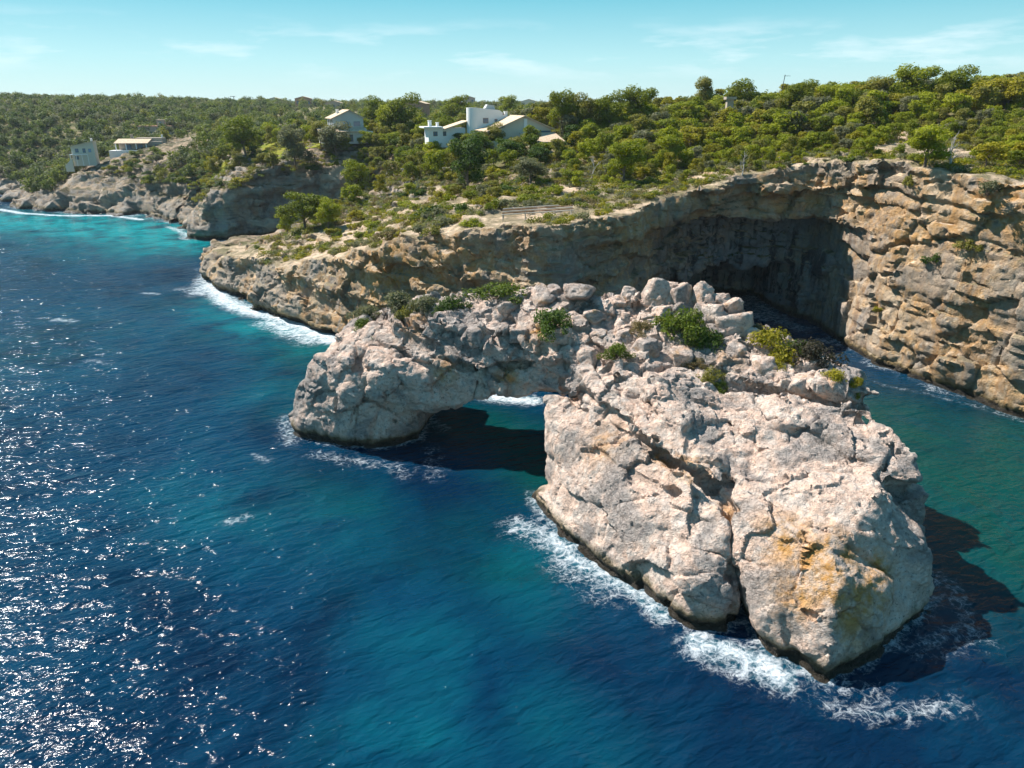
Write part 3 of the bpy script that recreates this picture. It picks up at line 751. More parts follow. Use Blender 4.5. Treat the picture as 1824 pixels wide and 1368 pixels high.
ms = m.n('ShaderNodeMixShader'); m.l(fo2, ms.inputs[0]); m.l(wat.outputs[0], ms.inputs[1]); m.l(foam, ms.inputs[2])
M_SEA = m.done(ms.outputs[0])
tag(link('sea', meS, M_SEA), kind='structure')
# ------------------------------------------------------------------ loose rock on the arch
def boulder_mesh(seed, flat=1.0):
    r = np.random.default_rng(seed)
    bm = bmesh.new(); bmesh.ops.create_icosphere(bm, subdivisions=4, radius=1.0)
    v = np.array([q.co[:] for q in bm.verts]); f = np.array([[q.index for q in t.verts] for t in bm.faces]); bm.free()
    n = np.concatenate([np.array([(1,0,0),(-1,0,0),(0,1,0),(0,-1,0),(0,0,1),(0,0,-1)]) + r.normal(size=(6, 3))*.22, r.normal(size=(6, 3))]); n /= np.linalg.norm(n, axis=1)[:, None]; c = np.concatenate([r.uniform(.60, .95, 6), r.uniform(.72, 1.05, 6)])
    d = v @ n.T
    rad = np.min(np.where(d > .05, c/np.maximum(d, .05), 9), axis=1)
    rad = np.minimum(rad, 1.35)
    w = v*rad[:, None]
    o = seed*7.7
    t_, o_, e_ = facets(w+seed*3.0, .55, 1.2); w = w*(1 + .10*t_ + .05*o_ - .05*e_)[:, None]
    w = w*(1 + .07*fbm(w[:, 0]+o, w[:, 1], w[:, 2], .9, 3, True) + .03*fbm(w[:, 0]+o, w[:, 1], w[:, 2], .25, 2))[:, None]
    me = mesh_np('boulder', w, f)
    attr(me, 'orange', .55*sstep(.1, .6, noise3(w[:, 0]*1.2+o, w[:, 1]*1.2, w[:, 2]*1.2)))
    me.materials.append(M_ROCK)
    return me
BM = [boulder_mesh(100+i) for i in range(9)]
def mpx(dist): return dist/FPX
def put_boulder(px, py, wpx, k, label, sc=(1, .9, .8), group=None):
    p = march(av, ao, AH, px, py)
    if p is None: return None
    s = wpx*.5*mpx(np.linalg.norm(p - np.array([0, 0, CAM_H])))*.88
    o = bpy.data.objects.new('boulder', BM[k % len(BM)]); COL.objects.link(o)
    o.location = (p[0], p[1]+.35*s, p[2]-.02*s)
    o.scale = (s*sc[0], s*sc[1], s*sc[2]); o.rotation_euler = (random.uniform(-.3, .3), random.uniform(-.3, .3), random.uniform(0, 6.3))
    tag(o, label, 'boulder', group)
    return o
for i, (px, py, w, sc, lb) in enumerate([
    (1172,522,62,(1,1,.9),'craggy pale boulder at the left end of the crest pile on the arch'),
    (1210,532,48,(.9,1,1.15),'angular orange-faced block standing upright on the crest of the arch'),
    (1256,530,50,(1,1,.95),'squarish pale block on the crest, right of the orange-faced block'),
    (1308,545,46,(1,.8,.7),'tilted grey slab at the rear right of the crest pile'),
    (1270,566,72,(1,.9,.8),'large whitish angular boulder in the middle of the crest pile'),
    (1312,592,78,(1,.95,1),'largest wedge-shaped grey boulder overlooking the shaded cove'),
    (1342,610,40,(.8,.8,1),'shaded triangular slab leaning on the largest wedge boulder'),
    (1055,568,54,(1,.8,.7),'isolated pale oval boulder right of the dark green mound shrub'),
    (1102,541,32,(1,1,.9),'small rounded boulder below the flat crest slabs of the arch'),
    (1121,525,38,(1,.9,.8),'pale lump between the crest slabs and the craggy boulder'),
    (1184,558,44,(1,.9,.7),'grey flat-topped rock under the orange-faced block'),
    (1213,553,32,(1,1,.9),'dark grey rounded rock below the squarish crest block'),
    (1150,568,38,(1,.9,.7),'smooth cream rock just above the olive shrub'),
    (1147,628,60,(1,.9,1),'pale rock with shaded grey side beside the bright green cushion shrub'),
    (1216,640,46,(1.1,.9,.9),'warm brown rock below the big green shrub'),
    (1308,634,42,(1,.9,.9),'brown rounded rock below the largest wedge boulder'),
    (1360,660,54,(1,1,.9),'knobbly white boulder under the yellow-green shrub'),
    (1400,684,24,(1,1,1),'small white stone right of the knobbly white boulder'),
    (1428,692,60,(1.1,.9,.8),'broad pale boulder below the dark purple-grey shrub'),
    (998,645,56,(1,.9,.9),'rounded brown-grey boulder at the right end of the bridge face'),
    (1045,640,52,(1.1,.9,.8),'pale blocky boulder just right of the bridge face'),
    (1066,600,38,(1,1,.8),'grey boulder below the isolated oval boulder'),
    (1112,602,46,(1,.9,.7),'flat pale boulder left of the olive shrub'),
    (1030,527,70,(1.3,.8,.6),'long flat slab in the middle of the arch crest'),
    (962,532,58,(1.2,.8,.6),'weathered grey slab at the left of the crest behind the dark mound shrub'),
    (905,552,52,(1.1,.9,.7),'grey slab below the low dark green shrub on the bridge'),
    (1410,618,24,(.8,.8,1.1),'small white rock between the yellow-green and the dark purple-grey shrub'),
    (1470,655,30,(1,1,.8),'white rock at the seaward edge behind the dark purple-grey shrub'),
    (842,600,48,(1.1,.8,.8),'grey knobbly block on the bridge above the left leg'),
    (770,590,40,(1,.8,.8),'rounded grey rock on the left shoulder under the grey bushes'),
    (645,630,44,(1,.8,1.1),'dark fractured block on the upper slope of the left leg'),
    (700,585,30,(1,.9,.8),'small pinkish rock at the left edge of the grey bushes'),
    (925,600,40,(1,.8,.9),'grey rock on the bridge face under the dark mound shrub'),
    (1490,690,34,(1,.9,.8),'pale rock right of the broad pale boulder at the rim')]):
    put_boulder(px, py, w, i*4+1, lb, sc)

# ------------------------------------------------------------------ plants
def leaf_mat(name, c1, c2, trans=.42):
    m = NT(name)
    geo = m.n('ShaderNodeNewGeometry')
    r = m.math('ADD', m.math('MULTIPLY', geo.outputs['Random Per Island'], .6), m.math('MULTIPLY', m.rnd(), .4))
    c = m.mix(r, c1, c2)
    p = m.bsdf(c, .65, None, .2)
    t = m.n('ShaderNodeBsdfTranslucent'); m.l(m.mix(.5, c, (.9, 1.0, .3), 'MULTIPLY'), t.inputs[0])
    s = m.n('ShaderNodeMixShader'); s.inputs[0].default_value = trans; m.l(p, s.inputs[1]); m.l(t.outputs[0], s.inputs[2])
    return m.done(s.outputs[0])
L = {'bright': leaf_mat('pine_bright', (0.1760, 0.2035, 0.0110), (0.3630, 0.3685, 0.0198)),
     'pine': leaf_mat('pine_green', (0.1176, 0.1456, 0.0112), (0.2464, 0.2632, 0.0179)),
     'olive': leaf_mat('olive_green', (0.1725, 0.1654, 0.0316), (0.2875, 0.2587, 0.0504)),
     'dark': leaf_mat('dark_green', (0.0455, 0.0845, 0.0156), (0.1040, 0.1560, 0.0260)),
     'grey': leaf_mat('grey_green', (0.1320, 0.1375, 0.0715), (0.2310, 0.2200, 0.1210)),
     'brown': leaf_mat('dry_brown', (0.16, 0.12, 0.05), (0.25, 0.19, 0.085)),
     'purple': leaf_mat('dark_purple_grey', (.045, .038, .028), (.085, .075, .05)),
     'yellow': leaf_mat('yellow_green', (0.2125, 0.1938, 0.0150), (0.3750, 0.3187, 0.0225)),
     'vivid': leaf_mat('vivid_green', (.075, .115, .012), (.15, .19, .02)),
     'far': leaf_mat('far_green', (0.1063, 0.1438, 0.0300), (0.2188, 0.2375, 0.0500)),
     'fard': leaf_mat('far_dark_green', (0.0688, 0.1025, 0.0325), (0.1438, 0.1688, 0.0500))}
M_BARK = plain('pine_bark', (.17, .125, .095), .9, .25, 3, .5)
M_DEAD = plain('bleached_wood', (.42, .38, .34), .85, .2, 3, .4)

def leaves(cl, per, size, seed, up=.35, squash=1.0):
    r = np.random.default_rng(seed); out = []
    for c, rad in cl:
        n = int(per*(np.mean(rad)**2))
        d = r.normal(size=(n, 3)); d /= np.linalg.norm(d, axis=1)[:, None]
        rr = r.uniform(.45, 1.0, n)**.5*(1+.12*r.normal(size=n))
        pos = np.asarray(c) + d*np.asarray(rad)*rr[:, None]
        nr = d*.9 + r.normal(size=(n, 3))*.55 + np.array([0, 0, up]); nr /= np.linalg.norm(nr, axis=1)[:, None]
        t = np.cross(nr, r.normal(size=(n, 3))); t /= np.linalg.norm(t, axis=1)[:, None]
        bt = np.cross(nr, t); s = (size*r.uniform(.6, 1.3, n))[:, None]
        out.append(np.stack([pos-t*s, pos-bt*s*.55, pos+t*s, pos+bt*s*.55], 1))
    V = np.concatenate(out).reshape(-1, 3); V[:, 2] = np.maximum(V[:, 2], .02)
    return V, np.arange(len(V)).reshape(-1, 4)
def tubes(lst, sides=5):
    V, F, o = [], [], 0
    for pts, rads in lst:
        pts = [Vector(p) for p in pts]
        for i, p in enumerate(pts):
            d = (pts[min(i+1, len(pts)-1)] - pts[max(i-1, 0)]).normalized()
            a = d.orthogonal().normalized(); b_ = d.cross(a)
            for k in range(sides):
                an_ = 2*math.pi*k/sides
                V.append(p + (a*math.cos(an_) + b_*math.sin(an_))*rads[i])
            if i:
                for k in range(sides):
                    F.append((o+(i-1)*sides+k, o+(i-1)*sides+(k+1) % sides, o+i*sides+(k+1) % sides, o+i*sides+k))
        o += len(pts)*sides
    return np.array([v[:] for v in V]), np.array(F)
def pine_meshes(seed, H=6.0, spread_=2.3, n=17, low=.2, per=120, size=.24, flat=.75):
    r = random.Random(seed); cl, tb = [], []
    lean = (r.uniform(-.5, .5), r.uniform(-.5, .5))
    trunk = [(0, 0, -.6), (lean[0]*.2, lean[1]*.2, H*.2), (lean[0]*.7, lean[1]*.7, H*.45), (lean[0], lean[1], H*.75)]
    tb.append((trunk, [.17, .15, .12, .05]))
    for i in range(n):
        a = r.uniform(0, 6.28); z = H*(low + (1-low)*r.random()**.8*.92)
        q = (z/H-low)/(1-low)
        rr = spread_*math.sqrt(max(.05, 1-abs(q-.35)**1.6*1.3))*r.uniform(.25, 1.0)
        c = (lean[0]*z/H+math.cos(a)*rr, lean[1]*z/H+math.sin(a)*rr, z)
        s = r.uniform(.65, 1.2)
        cl.append((c, (s, s*r.uniform(.8, 1.1), s*flat*r.uniform(.8, 1.1))))
        if i % 2 == 0:
            z0 = max(H*.22, z-H*.25)
            tb.append(([(lean[0]*z0/H, lean[1]*z0/H, z0), (c[0]*.55, c[1]*.55, (z0+z)*.5), c], [.07, .05, .02]))
    cl.append(((lean[0], lean[1], H*.88), (.8, .8, .6)))
    v, f = leaves(cl, per, size, seed); tv, tf = tubes(tb)
    return mesh_np('trunk', tv, tf), mesh_np('crown', v, f, False)
def shrub_meshes(seed, per=150, size=.10, n=20, hgt=.75, twig=True):
    r = random.Random(seed); cl, tb = [], []
    for i in range(n):
        a = r.uniform(0, 6.28); rr = math.sqrt(r.random())*(.95 if i % 3 else 1.15)*(.75+.35*math.sin(a*2+seed)); z = hgt*math.sqrt(max(.05, 1-min(1, rr)**2))*r.uniform(.3, 1.05)
        c = (math.cos(a)*rr, math.sin(a)*rr, z); s = r.uniform(.14, .40); cl.append((c, (s, s, s*.8)))
        tb.append(([(0, 0, -.15), (c[0]*.5, c[1]*.5, z*.6), (c[0], c[1], z*1.1)], [.03, .02, .006]))
    v, f = leaves(cl, per, size, seed, .5); tv, tf = tubes(tb, 4)
    return mesh_np('stem', tv, tf), mesh_np('foliage', v, f, False)
PINES = [pine_meshes(s, *a) for s, a in [(1, (6, 2.3, 22)), (2, (6.2, 2.0, 20, .2)), (3, (5.4, 2.7, 24, .36)), (4, (6, 2.5, 19, .3)), (5, (4.8, 2.6, 22, .12)), (6, (6.4, 1.9, 20, .25))]]
BIG = [pine_meshes(s, *a) for s, a in [(61, (6, 2.3, 26, .25, 330, .14)), (62, (6.2, 2.1, 24, .3, 330, .14)), (63, (5.6, 2.6, 28, .38, 330, .14))]]
FINE = [shrub_meshes(s, 1500, .055, 26, .7) for s in (21, 22, 23)]
SHR = [shrub_meshes(s, 620, .095, 20, h_) for s, h_ in ((31, .8), (32, .65), (33, .95), (34, .7))]
for t_, c_ in PINES+BIG: t_.materials.append(M_BARK); c_.materials.append(L['pine'])
for t_, c_ in FINE+SHR: t_.materials.append(M_BARK); c_.materials.append(L['pine'])
def set_mat(o, key):
    o.material_slots[0].link = 'OBJECT'; o.material_slots[0].material = L[key]
def plant(name, pair, names, loc, sc, key, label, cat, group=None, rz=None):
    e = empty(name, loc, random.uniform(0, 6.3) if rz is None else rz)
    e.scale = sc if isinstance(sc, (tuple, list)) else (sc, sc, sc)
    for nm, me_ in zip(names, pair):
        o = bpy.data.objects.new(nm, me_); COL.objects.link(o); o.parent = e
    set_mat(o, key)
    return tag(e, label, cat, group)
def pine(loc, h, key, label, group=None, k=None, wide=1.0):
    src = BIG if k == 'big' else PINES
    k = random.randrange(len(src))
    s = h/6.0
    return plant('pine_tree', src[k], ('trunk', 'crown'), loc, (s*wide, s*wide, s), key, label, 'tree', group)
def bush(name, loc, w, h, key, label, group=None, fine=False, cat='shrub'):
    pr = random.choice(FINE if fine else SHR)
    return plant(name, pr, ('stem', 'foliage'), loc, (w, w*random.uniform(.85, 1.1), h), key, label, cat, group)
def arch_bush(px, py, wpx, key, label, hr=.62, parts=None):
    p = march(av, ao, AH, px, py)
    if p is None: return
    s = wpx*.5*mpx(np.linalg.norm(p - np.array([0, 0, CAM_H])))
    bush('shrub', (p[0], p[1]+.3*s, p[2]-.12*s), s, s*hr/.7*1.15, key, label, None, True)
for a in [(712,556,80,'grey','grey-green bush at the left end of the row on the arch bridge'), (758,560,74,'grey','grey twiggy bush in the middle of the row on the arch bridge'), (735,566,56,'olive','olive bush in front of the grey bushes on the arch bridge'),
          (803,556,64,'dark','dark green bush at the right end of the row on the arch bridge'), (852,520,48,'dark','small round dark bush at the far edge of the bridge'), (900,530,100,'vivid','low spreading green shrub on the crest of the bridge', .4),
          (985,590,92,'dark','dense dark green mound shrub on the front of the bridge', .7), (1143,592,50,'brown','small olive-brown shrub left of the big green shrub'), (1215,604,98,'vivid','big bright green shrub in the hollow of the arch top', .8),
          (1252,622,74,'dark','dark green shrub at the right of the big green shrub', .8), (1100,638,60,'vivid','bright green cushion shrub on the front shoulder', .6), (1372,622,92,'yellow','large yellow-green shrub below the wedge boulder', .6),
          (1350,600,48,'brown','brownish shrub between the wedge boulder and the yellow-green shrub'), (1395,650,60,'yellow','yellow-green shrub beside the knobbly white boulder'), (1450,648,86,'purple','dark purple-grey shrub near the seaward rim of the arch', .7), (1420,628,50,'dark','dark green shrub at the upper edge of the purple-grey shrub'),
          (1488,684,54,'yellow','yellow-green shrub below the purple-grey shrub', .6), (1524,686,34,'yellow','small round golden shrub on the right rim of the arch'), (1522,706,26,'yellow','lowest tiny golden tuft on the right rim of the arch'),
          (1268,684,56,'olive','olive shrub growing from the crack in the upper slope', .7), (1280,694,40,'vivid','small green shrub at the lower edge of the olive crack shrub'), (655,566,54,'grey','grey twiggy shrub at the top of the left leg'), (645,585,40,'vivid','small green shrub at the top edge of the left leg', .6),
          (665,608,26,'olive','tiny olive shrub on the upper slope of the left leg'), (590,606,16,'vivid','tiny green tuft on the far left edge of the left leg'), (1190,590,50,'olive','olive shrub just left of the big green shrub'), (1240,655,40,'brown','brown shrub under the dark green shrub on the arch top')]:
    arch_bush(*a)

# trees and shrubs that stand out
placed = []
def px_pine(px, py, hpx, key, label, wide=1.0, k=None, group=None):
    p = land_hit(px, py)
    if p is None: return
    placed.append(p)
    h = 1.12*hpx*mpx(np.linalg.norm(p - np.array([0, 0, CAM_H])))
    pine((p[0], p[1], p[2]-.1), h, key, label, group, 'big', wide)
for a in [(815,222,44,'pine','broad round pine behind the left wing of the white villa',1.25), (905,214,34,'bright','bright pine top showing behind the white tower of the villa',1.3), (1000,242,60,'pine','tall bright pine right of the villa gable',.95),
          (1085,240,60,'pine','tall pine in the middle of the clump right of the villa',1.1), (1135,240,62,'pine','tall pine at the right end of the clump right of the villa',1.1), (1045,242,58,'olive','olive-toned pine at the left end of the clump right of the villa',1.1),
          (1250,205,46,'olive','slim olive pine above the skyline left of the stone pillar',.9), (1322,205,46,'pine','wide green pine on the skyline right of the stone pillar',1.4),
          (833,345,82,'dark','tall dark pine in front of the garden wall',.9), (638,342,46,'bright','bright yellow-green pine at the right rim of the shaded cove',1.2), (545,414,62,'pine','big windswept pine on the headland rim above the cove',1.3),
          (585,408,40,'bright','yellow-green pine close to the right of the windswept pine',1.2), (512,412,36,'bright','small leaning pine at the left of the windswept pine',1.0), (526,294,52,'grey','thin-crowned pine with a bare trunk at the cove rim by the lawn',1.0),
          (440,285,52,'pine','round pine at the left end of the lawn',1.25), (905,295,44,'dark','dark round tree in front of the villa annex',1.3), (880,268,38,'olive','tree in front of the villa porch columns',1.1),
          (600,282,46,'grey','greyish umbrella pine below the gabled house',1.4), (1110,330,60,'bright','bright pine on the cliff top above the timber rails',1.2), (1190,300,46,'bright','bright yellow pine left of the pillar slope',1.2), (945,330,40,'grey','grey dome bush below the villa',1.6), (695,242,46,'bright','tall bright pine between the gabled house and the villa',1.2), (722,244,56,'pine','round pine just right of the tall bright one between the houses',1.2), (668,238,48,'pine','pine close behind the right end of the gabled house',1.2), (1215,232,46,'bright','bright pine on the slope left of the stone pillar',1.3), (1420,205,40,'pine','broad pine just right of the utility pole',1.5), (1480,205,42,'bright','bright skyline pine above the middle of the cave',1.5), (1560,200,42,'olive','olive skyline pine right of the bright one above the cave',1.5), (1620,198,54,'bright','tallest bright pine on the right-hand skyline',1.4), (1690,200,48,'pine','green skyline pine left of the hidden white wall',1.4), (1790,205,46,'yellow','golden pine on the skyline at the right photo edge',1.3), (608,270,26,'pine','round pine right in front of the gabled house',1.3), (655,264,28,'bright','bright pine in front of the right end of the gabled house',1.2), (572,262,36,'olive','olive tree left of the gabled house',1.2), (790,262,40,'pine','pine in front of the left wing of the villa',1.3), (760,258,34,'bright','bright pine at the far left of the villa wing',1.3), (855,280,42,'vivid','vivid green tree below the rounded tower of the villa',1.2), (1640,330,52,'bright','bright pine bush hanging over the top cliff block',1.5)]:
    px_pine(*a)

def in_poly(x, y, poly):
    c = False
    for (x1, y1), (x2, y2) in zip(poly, poly[1:]+poly[:1]):
        if (y1 > y) != (y2 > y) and x < (x2-x1)*(y-y1)/(y2-y1)+x1: c = not c
    return c
RA, RB = land_hit(893, 386), land_hit(1022, 378)
HOUSE_KEEP = [(RA[0]*(1-q)+RB[0]*q, RA[1]*(1-q)+RB[1]*q + 2.5, 5.0) for q in (0, .25, .5, .75, 1)] + [(105.5, 262, 6), (2, 228, 15), (-8, 238, 12), (-64, 279, 11), (-195, 349, 9), (-186, 368, 14), (-213, 460, 9), (-160, 400, 6)]
COLW = {'bright': 'yellow-green', 'pine': 'green', 'yellow': 'golden-green', 'olive': 'olive', 'grey': 'grey-green', 'dark': 'dark green', 'vivid': 'vivid green', 'brown': 'dry brown', 'far': 'dull green', 'purple': 'purple-grey'}
MARKS = [('by the sandy hilltop path', 1640, 262), ('at the right photo edge', 1790, 300), ('below the hilltop white wall', 1745, 215), ('near the stone pillar', 1294, 240), ('below the utility pole', 1400, 230), ('above the middle of the big cave', 1420, 288),
         ('above the left end of the cave roof', 1230, 312), ('behind the timber rails', 960, 370), ('right of the villa annex', 1030, 280), ('between villa and stone pillar', 1160, 260), ('left of the villa', 790, 255), ('below the villa porch', 880, 280),
         ('by the garden wall', 755, 312), ('on the open sandy slope', 760, 370), ('at the right rim of the shaded cove', 650, 345), ('below the gabled house', 640, 255), ('at the left end of the lawn', 400, 265), ('at the cove rim by the lawn', 540, 290), ('behind the windswept pine', 560, 395),
         ('on the bare headland tip', 600, 425), ('below the low stone house', 260, 295), ('below the tall hillside house', 170, 305), ('above the grey cliff notch', 350, 320), ('on the slope above the dark cove wall', 450, 312), ('between lawn and low stone house', 340, 275)]
NAMED = []
def proj(p):
    v_ = np.asarray(p, float) - np.array([0, 0, CAM_H]); cz = v_[1]*math.cos(PITCH) - v_[2]*math.sin(PITCH); cy = v_[1]*math.sin(PITCH) + v_[2]*math.cos(PITCH)
    return 912 + FPX*v_[0]/cz, 684 - FPX*cy/cz
def note(o, key, size, noun):
    x_, y_ = proj(o.location); mk = min(MARKS, key=lambda q: (q[1]-x_)**2 + (2.2*(q[2]-y_))**2)[0]
    NAMED.append((x_, '%s %s %s %s' % (size, COLW[key], noun, mk), o))
ORD = ['first', 'second', 'third', 'fourth', 'fifth', 'sixth', 'seventh', 'eighth', 'ninth', 'tenth', 'eleventh', 'twelfth', 'thirteenth', 'fourteenth', 'fifteenth', 'sixteenth', 'seventeenth', 'eighteenth']
def name_all():
    by = {}
    for x_, l_, o in NAMED: by.setdefault(l_, []).append((x_, o))
    for l_, q in by.items():
        q.sort(key=lambda t: t[0])
        for i, (_, o) in enumerate(q): o['label'] = l_ if len(q) == 1 else l_ + ', %s from left' % ORD[min(i, 17)]
def spots(poly, n, gap, seed, hole=None):
    r = random.Random(seed); xs_ = [q[0] for q in poly]; ys_ = [q[1] for q in poly]; out = []; tries = 0
    while len(out) < n and tries < n*14:
        tries += 1
        x, y = r.uniform(min(xs_), max(xs_)), r.uniform(min(ys_), max(ys_))
        if not in_poly(x, y, poly) or (hole and in_poly(x, y, hole)): continue
        p = land_hit(x, y)
        if p is None: continue
        if any((p[0]-q[0])**2 + (p[1]-q[1])**2 < q[2]**2 for q in HOUSE_KEEP): continue
        if any((p[0]-q[0])**2 + (p[1]-q[1])**2 < gap*gap for q in placed): continue
        placed.append(p); out.append(p)
    return out
PATH = [(1560,292),(1590,235),(1690,235),(1740,292),(1730,310)]
for i, p in enumerate(spots([(1060,335),(1180,312),(1400,280),(1580,282),(1824,300),(1824,186),(1400,188),(1180,196),(1060,215)], 165, 3.6, 1, PATH)):
    near = p[1] < 190
    h_ = random.uniform(2.4, 4.6) if near else random.uniform(4.4, 8.0); k_ = random.choice(['bright', 'bright', 'pine', 'yellow', 'olive', 'grey'])
    o_ = pine(p-np.array([0, 0, .2]), h_, k_, 'yellow-green pine in the dense thicket covering the hill above the big cave', 'pines in the thicket above the cave', None, random.uniform(1.1, 1.5))
    note(o_, k_, 'tall' if h_ > 5 else 'mid-sized' if h_ > 3.4 else 'small', 'pine')
for i, p in enumerate(spots([(640,300),(700,300),(1000,310),(1060,270),(1050,222),(640,232)], 75, 3.4, 2)):
    h_ = random.uniform(3.4, 6.2); k_ = random.choice(['bright', 'pine', 'pine', 'dark', 'olive', 'vivid'])
    o_ = pine(p-np.array([0, 0, .2]), h_, k_, 'green pine crowded in the gardens between the villas and the bare slope', 'pines in the villa gardens', None, random.uniform(1.0, 1.35))
    note(o_, k_, 'tall' if h_ > 5 else 'mid-sized' if h_ > 3.4 else 'small', 'pine')
for i, p in enumerate(spots([(350,300),(640,300),(640,225),(330,232)], 40, 4.2, 3, [(370,282),(600,282),(590,252),(380,255)])):
    h_ = random.uniform(3.5, 6.0); k_ = random.choice(['pine', 'olive', 'dark', 'grey', 'far'])
    o_ = pine(p-np.array([0, 0, .2]), h_, k_, 'pine standing round the lawn of the gabled house', 'pines round the lawn', None, random.uniform(1.0, 1.4))
    note(o_, k_, 'tall' if h_ > 5 else 'mid-sized' if h_ > 3.4 else 'small', 'pine')
for i, p in enumerate(spots([(560,398),(600,430),(640,440),(780,415),(880,392),(1060,352),(1200,322),(1100,290),(820,310),(680,330),(620,360)], 150, 1.7, 4)):
    s = random.uniform(1.1, 2.7)
    k_ = random.choice(['olive', 'pine', 'grey', 'yellow', 'brown', 'dark', 'bright'])
    o_ = bush('shrub', p-np.array([0, 0, .15]), s, s*random.uniform(.7, 1.0), k_, 'low wild shrub on the sandy slope behind the cliff edge', 'shrubs on the sandy slope')
    note(o_, k_, 'large' if s > 1.7 else 'small', 'shrub')
for i, p in enumerate(spots([(700,350),(880,360),(1060,335),(1180,315),(1060,290),(800,310)], 26, 3.0, 5)):
    h_ = random.uniform(2.2, 4.2); k_ = random.choice(['bright', 'olive', 'pine', 'grey'])
    o_ = pine(p-np.array([0, 0, .2]), h_, k_, 'small young pine among the shrubs of the sandy slope', 'young pines on the sandy slope', None, 1.3)
    note(o_, k_, 'tall' if h_ > 5 else 'mid-sized' if h_ > 3.4 else 'small', 'pine')
for i, p in enumerate(spots([(880,385),(1060,358),(1180,330),(1400,296),(1600,292),(1824,318),(1824,300),(1600,280),(1400,282),(1060,345)], 55, 1.8, 6)):
    s = random.uniform(.9, 1.9)
    k_ = random.choice(['olive', 'bright', 'grey', 'yellow', 'vivid', 'pine'])
    o_ = bush('shrub', p-np.array([0, 0, .15]), s, s*random.uniform(.6, .9), k_, 'shrub lining the rim of the high cliff above the cave', 'shrubs along the cliff rim')
    note(o_, k_, 'large' if s > 1.7 else 'small', 'shrub')
for i, p in enumerate(spots([(110,300),(200,320),(340,335),(420,330),(500,300),(600,296),(480,278),(300,268),(170,275)], 115, 2.4, 7)):
    s = random.uniform(1.4, 3.4)
    k_ = random.choice(['olive', 'pine', 'grey', 'dark', 'yellow', 'far'])
    o_ = bush('shrub', p-np.array([0, 0, .2]), s, s*random.uniform(.6, .95), k_, 'shrub on the grey rocky slope below the far seaside houses', 'shrubs on the far slope')
    note(o_, k_, 'large' if s > 1.7 else 'small', 'shrub')
for i, p in enumerate(spots([(430,450),(520,440),(640,440),(700,425),(640,410),(560,412),(480,425)], 16, 2.6, 9)):
    s = random.uniform(.7, 1.7)
    k_ = random.choice(['olive', 'vivid', 'grey', 'yellow'])
    o_ = bush('shrub', p-np.array([0, 0, .12]), s, s*.7, k_, 'low cushion shrub on the bare tip of the near headland', 'shrubs on the near headland')
    note(o_, k_, 'large' if s > 1.7 else 'small', 'shrub')
for px, py, w, key, lb in [(1725,445,28,'olive','olive shrub clinging to the sunlit cliff right of the cave'), (1665,470,30,'dark','dark hanging plant on the sunlit cliff face'), (1760,345,34,'grey','grey-green shrub on the ledge under the top cliff block'), (1620,330,24,'olive','small shrub in the cleft under the cliff rim'), (1560,555,16,'yellow','tiny yellow tuft on the lit buttress beside the cave')]:
    p = hitA(px, py)
    if p is not None:
        s = w*.5*mpx(np.linalg.norm(p-np.array([0, 0, CAM_H])))
        bush('shrub', p, s*1.2, s*1.3, key, lb)
# dead, bleached trees
def dead_tree(loc, h, label, seed):
    r = random.Random(seed); tb = []
    def grow(p, d, l, rad, lev):
        pts = [p]; q = Vector(p); d = Vector(d).normalized()
        for i in range(3):
            d = (d + Vector((r.uniform(-.35, .35), r.uniform(-.35, .35), r.uniform(-.1, .25)))).normalized(); q = q + d*l/3; pts.append(q.copy())
        tb.append((pts, [rad, rad*.8, rad*.65, rad*.4]))
        if lev < 3:
            for k in range(3 if lev else 4):
                grow(pts[r.choice((1, 2, 3))], d + Vector((r.uniform(-1, 1), r.uniform(-1, 1), r.uniform(-.1, .6))), l*.6, rad*.5, lev+1)
    grow(Vector((0, 0, -.3)), (.3, 0, 1), h*.55, h*.035, 0)
    e = empty('dead_tree', loc)
    k = 1
    v, f = tubes(tb[:1], 6); link('trunk', mesh_np('trunk', v, f), M_DEAD, e)
    v, f = tubes(tb[1:], 4); link('branches', mesh_np('branches', v, f), M_DEAD, e)
    tag(e, label, 'dead tree')
for px, py, hpx, lb, sd_ in [(1692,300,58,'bare white dead tree at the cliff rim beside the sandy path',1), (1050,318,44,'fallen grey dead pine on the slope right of the villa',2), (1318,345,36,'bleached dead shrub hanging on the cliff rim above the cave',3), (745,345,26,'small grey dead tree on the sandy slope',4)]:
    p = land_hit(px, py)
    if p is not None: dead_tree(p, hpx*mpx(np.linalg.norm(p-np.array([0, 0, CAM_H]))), lb, sd_)

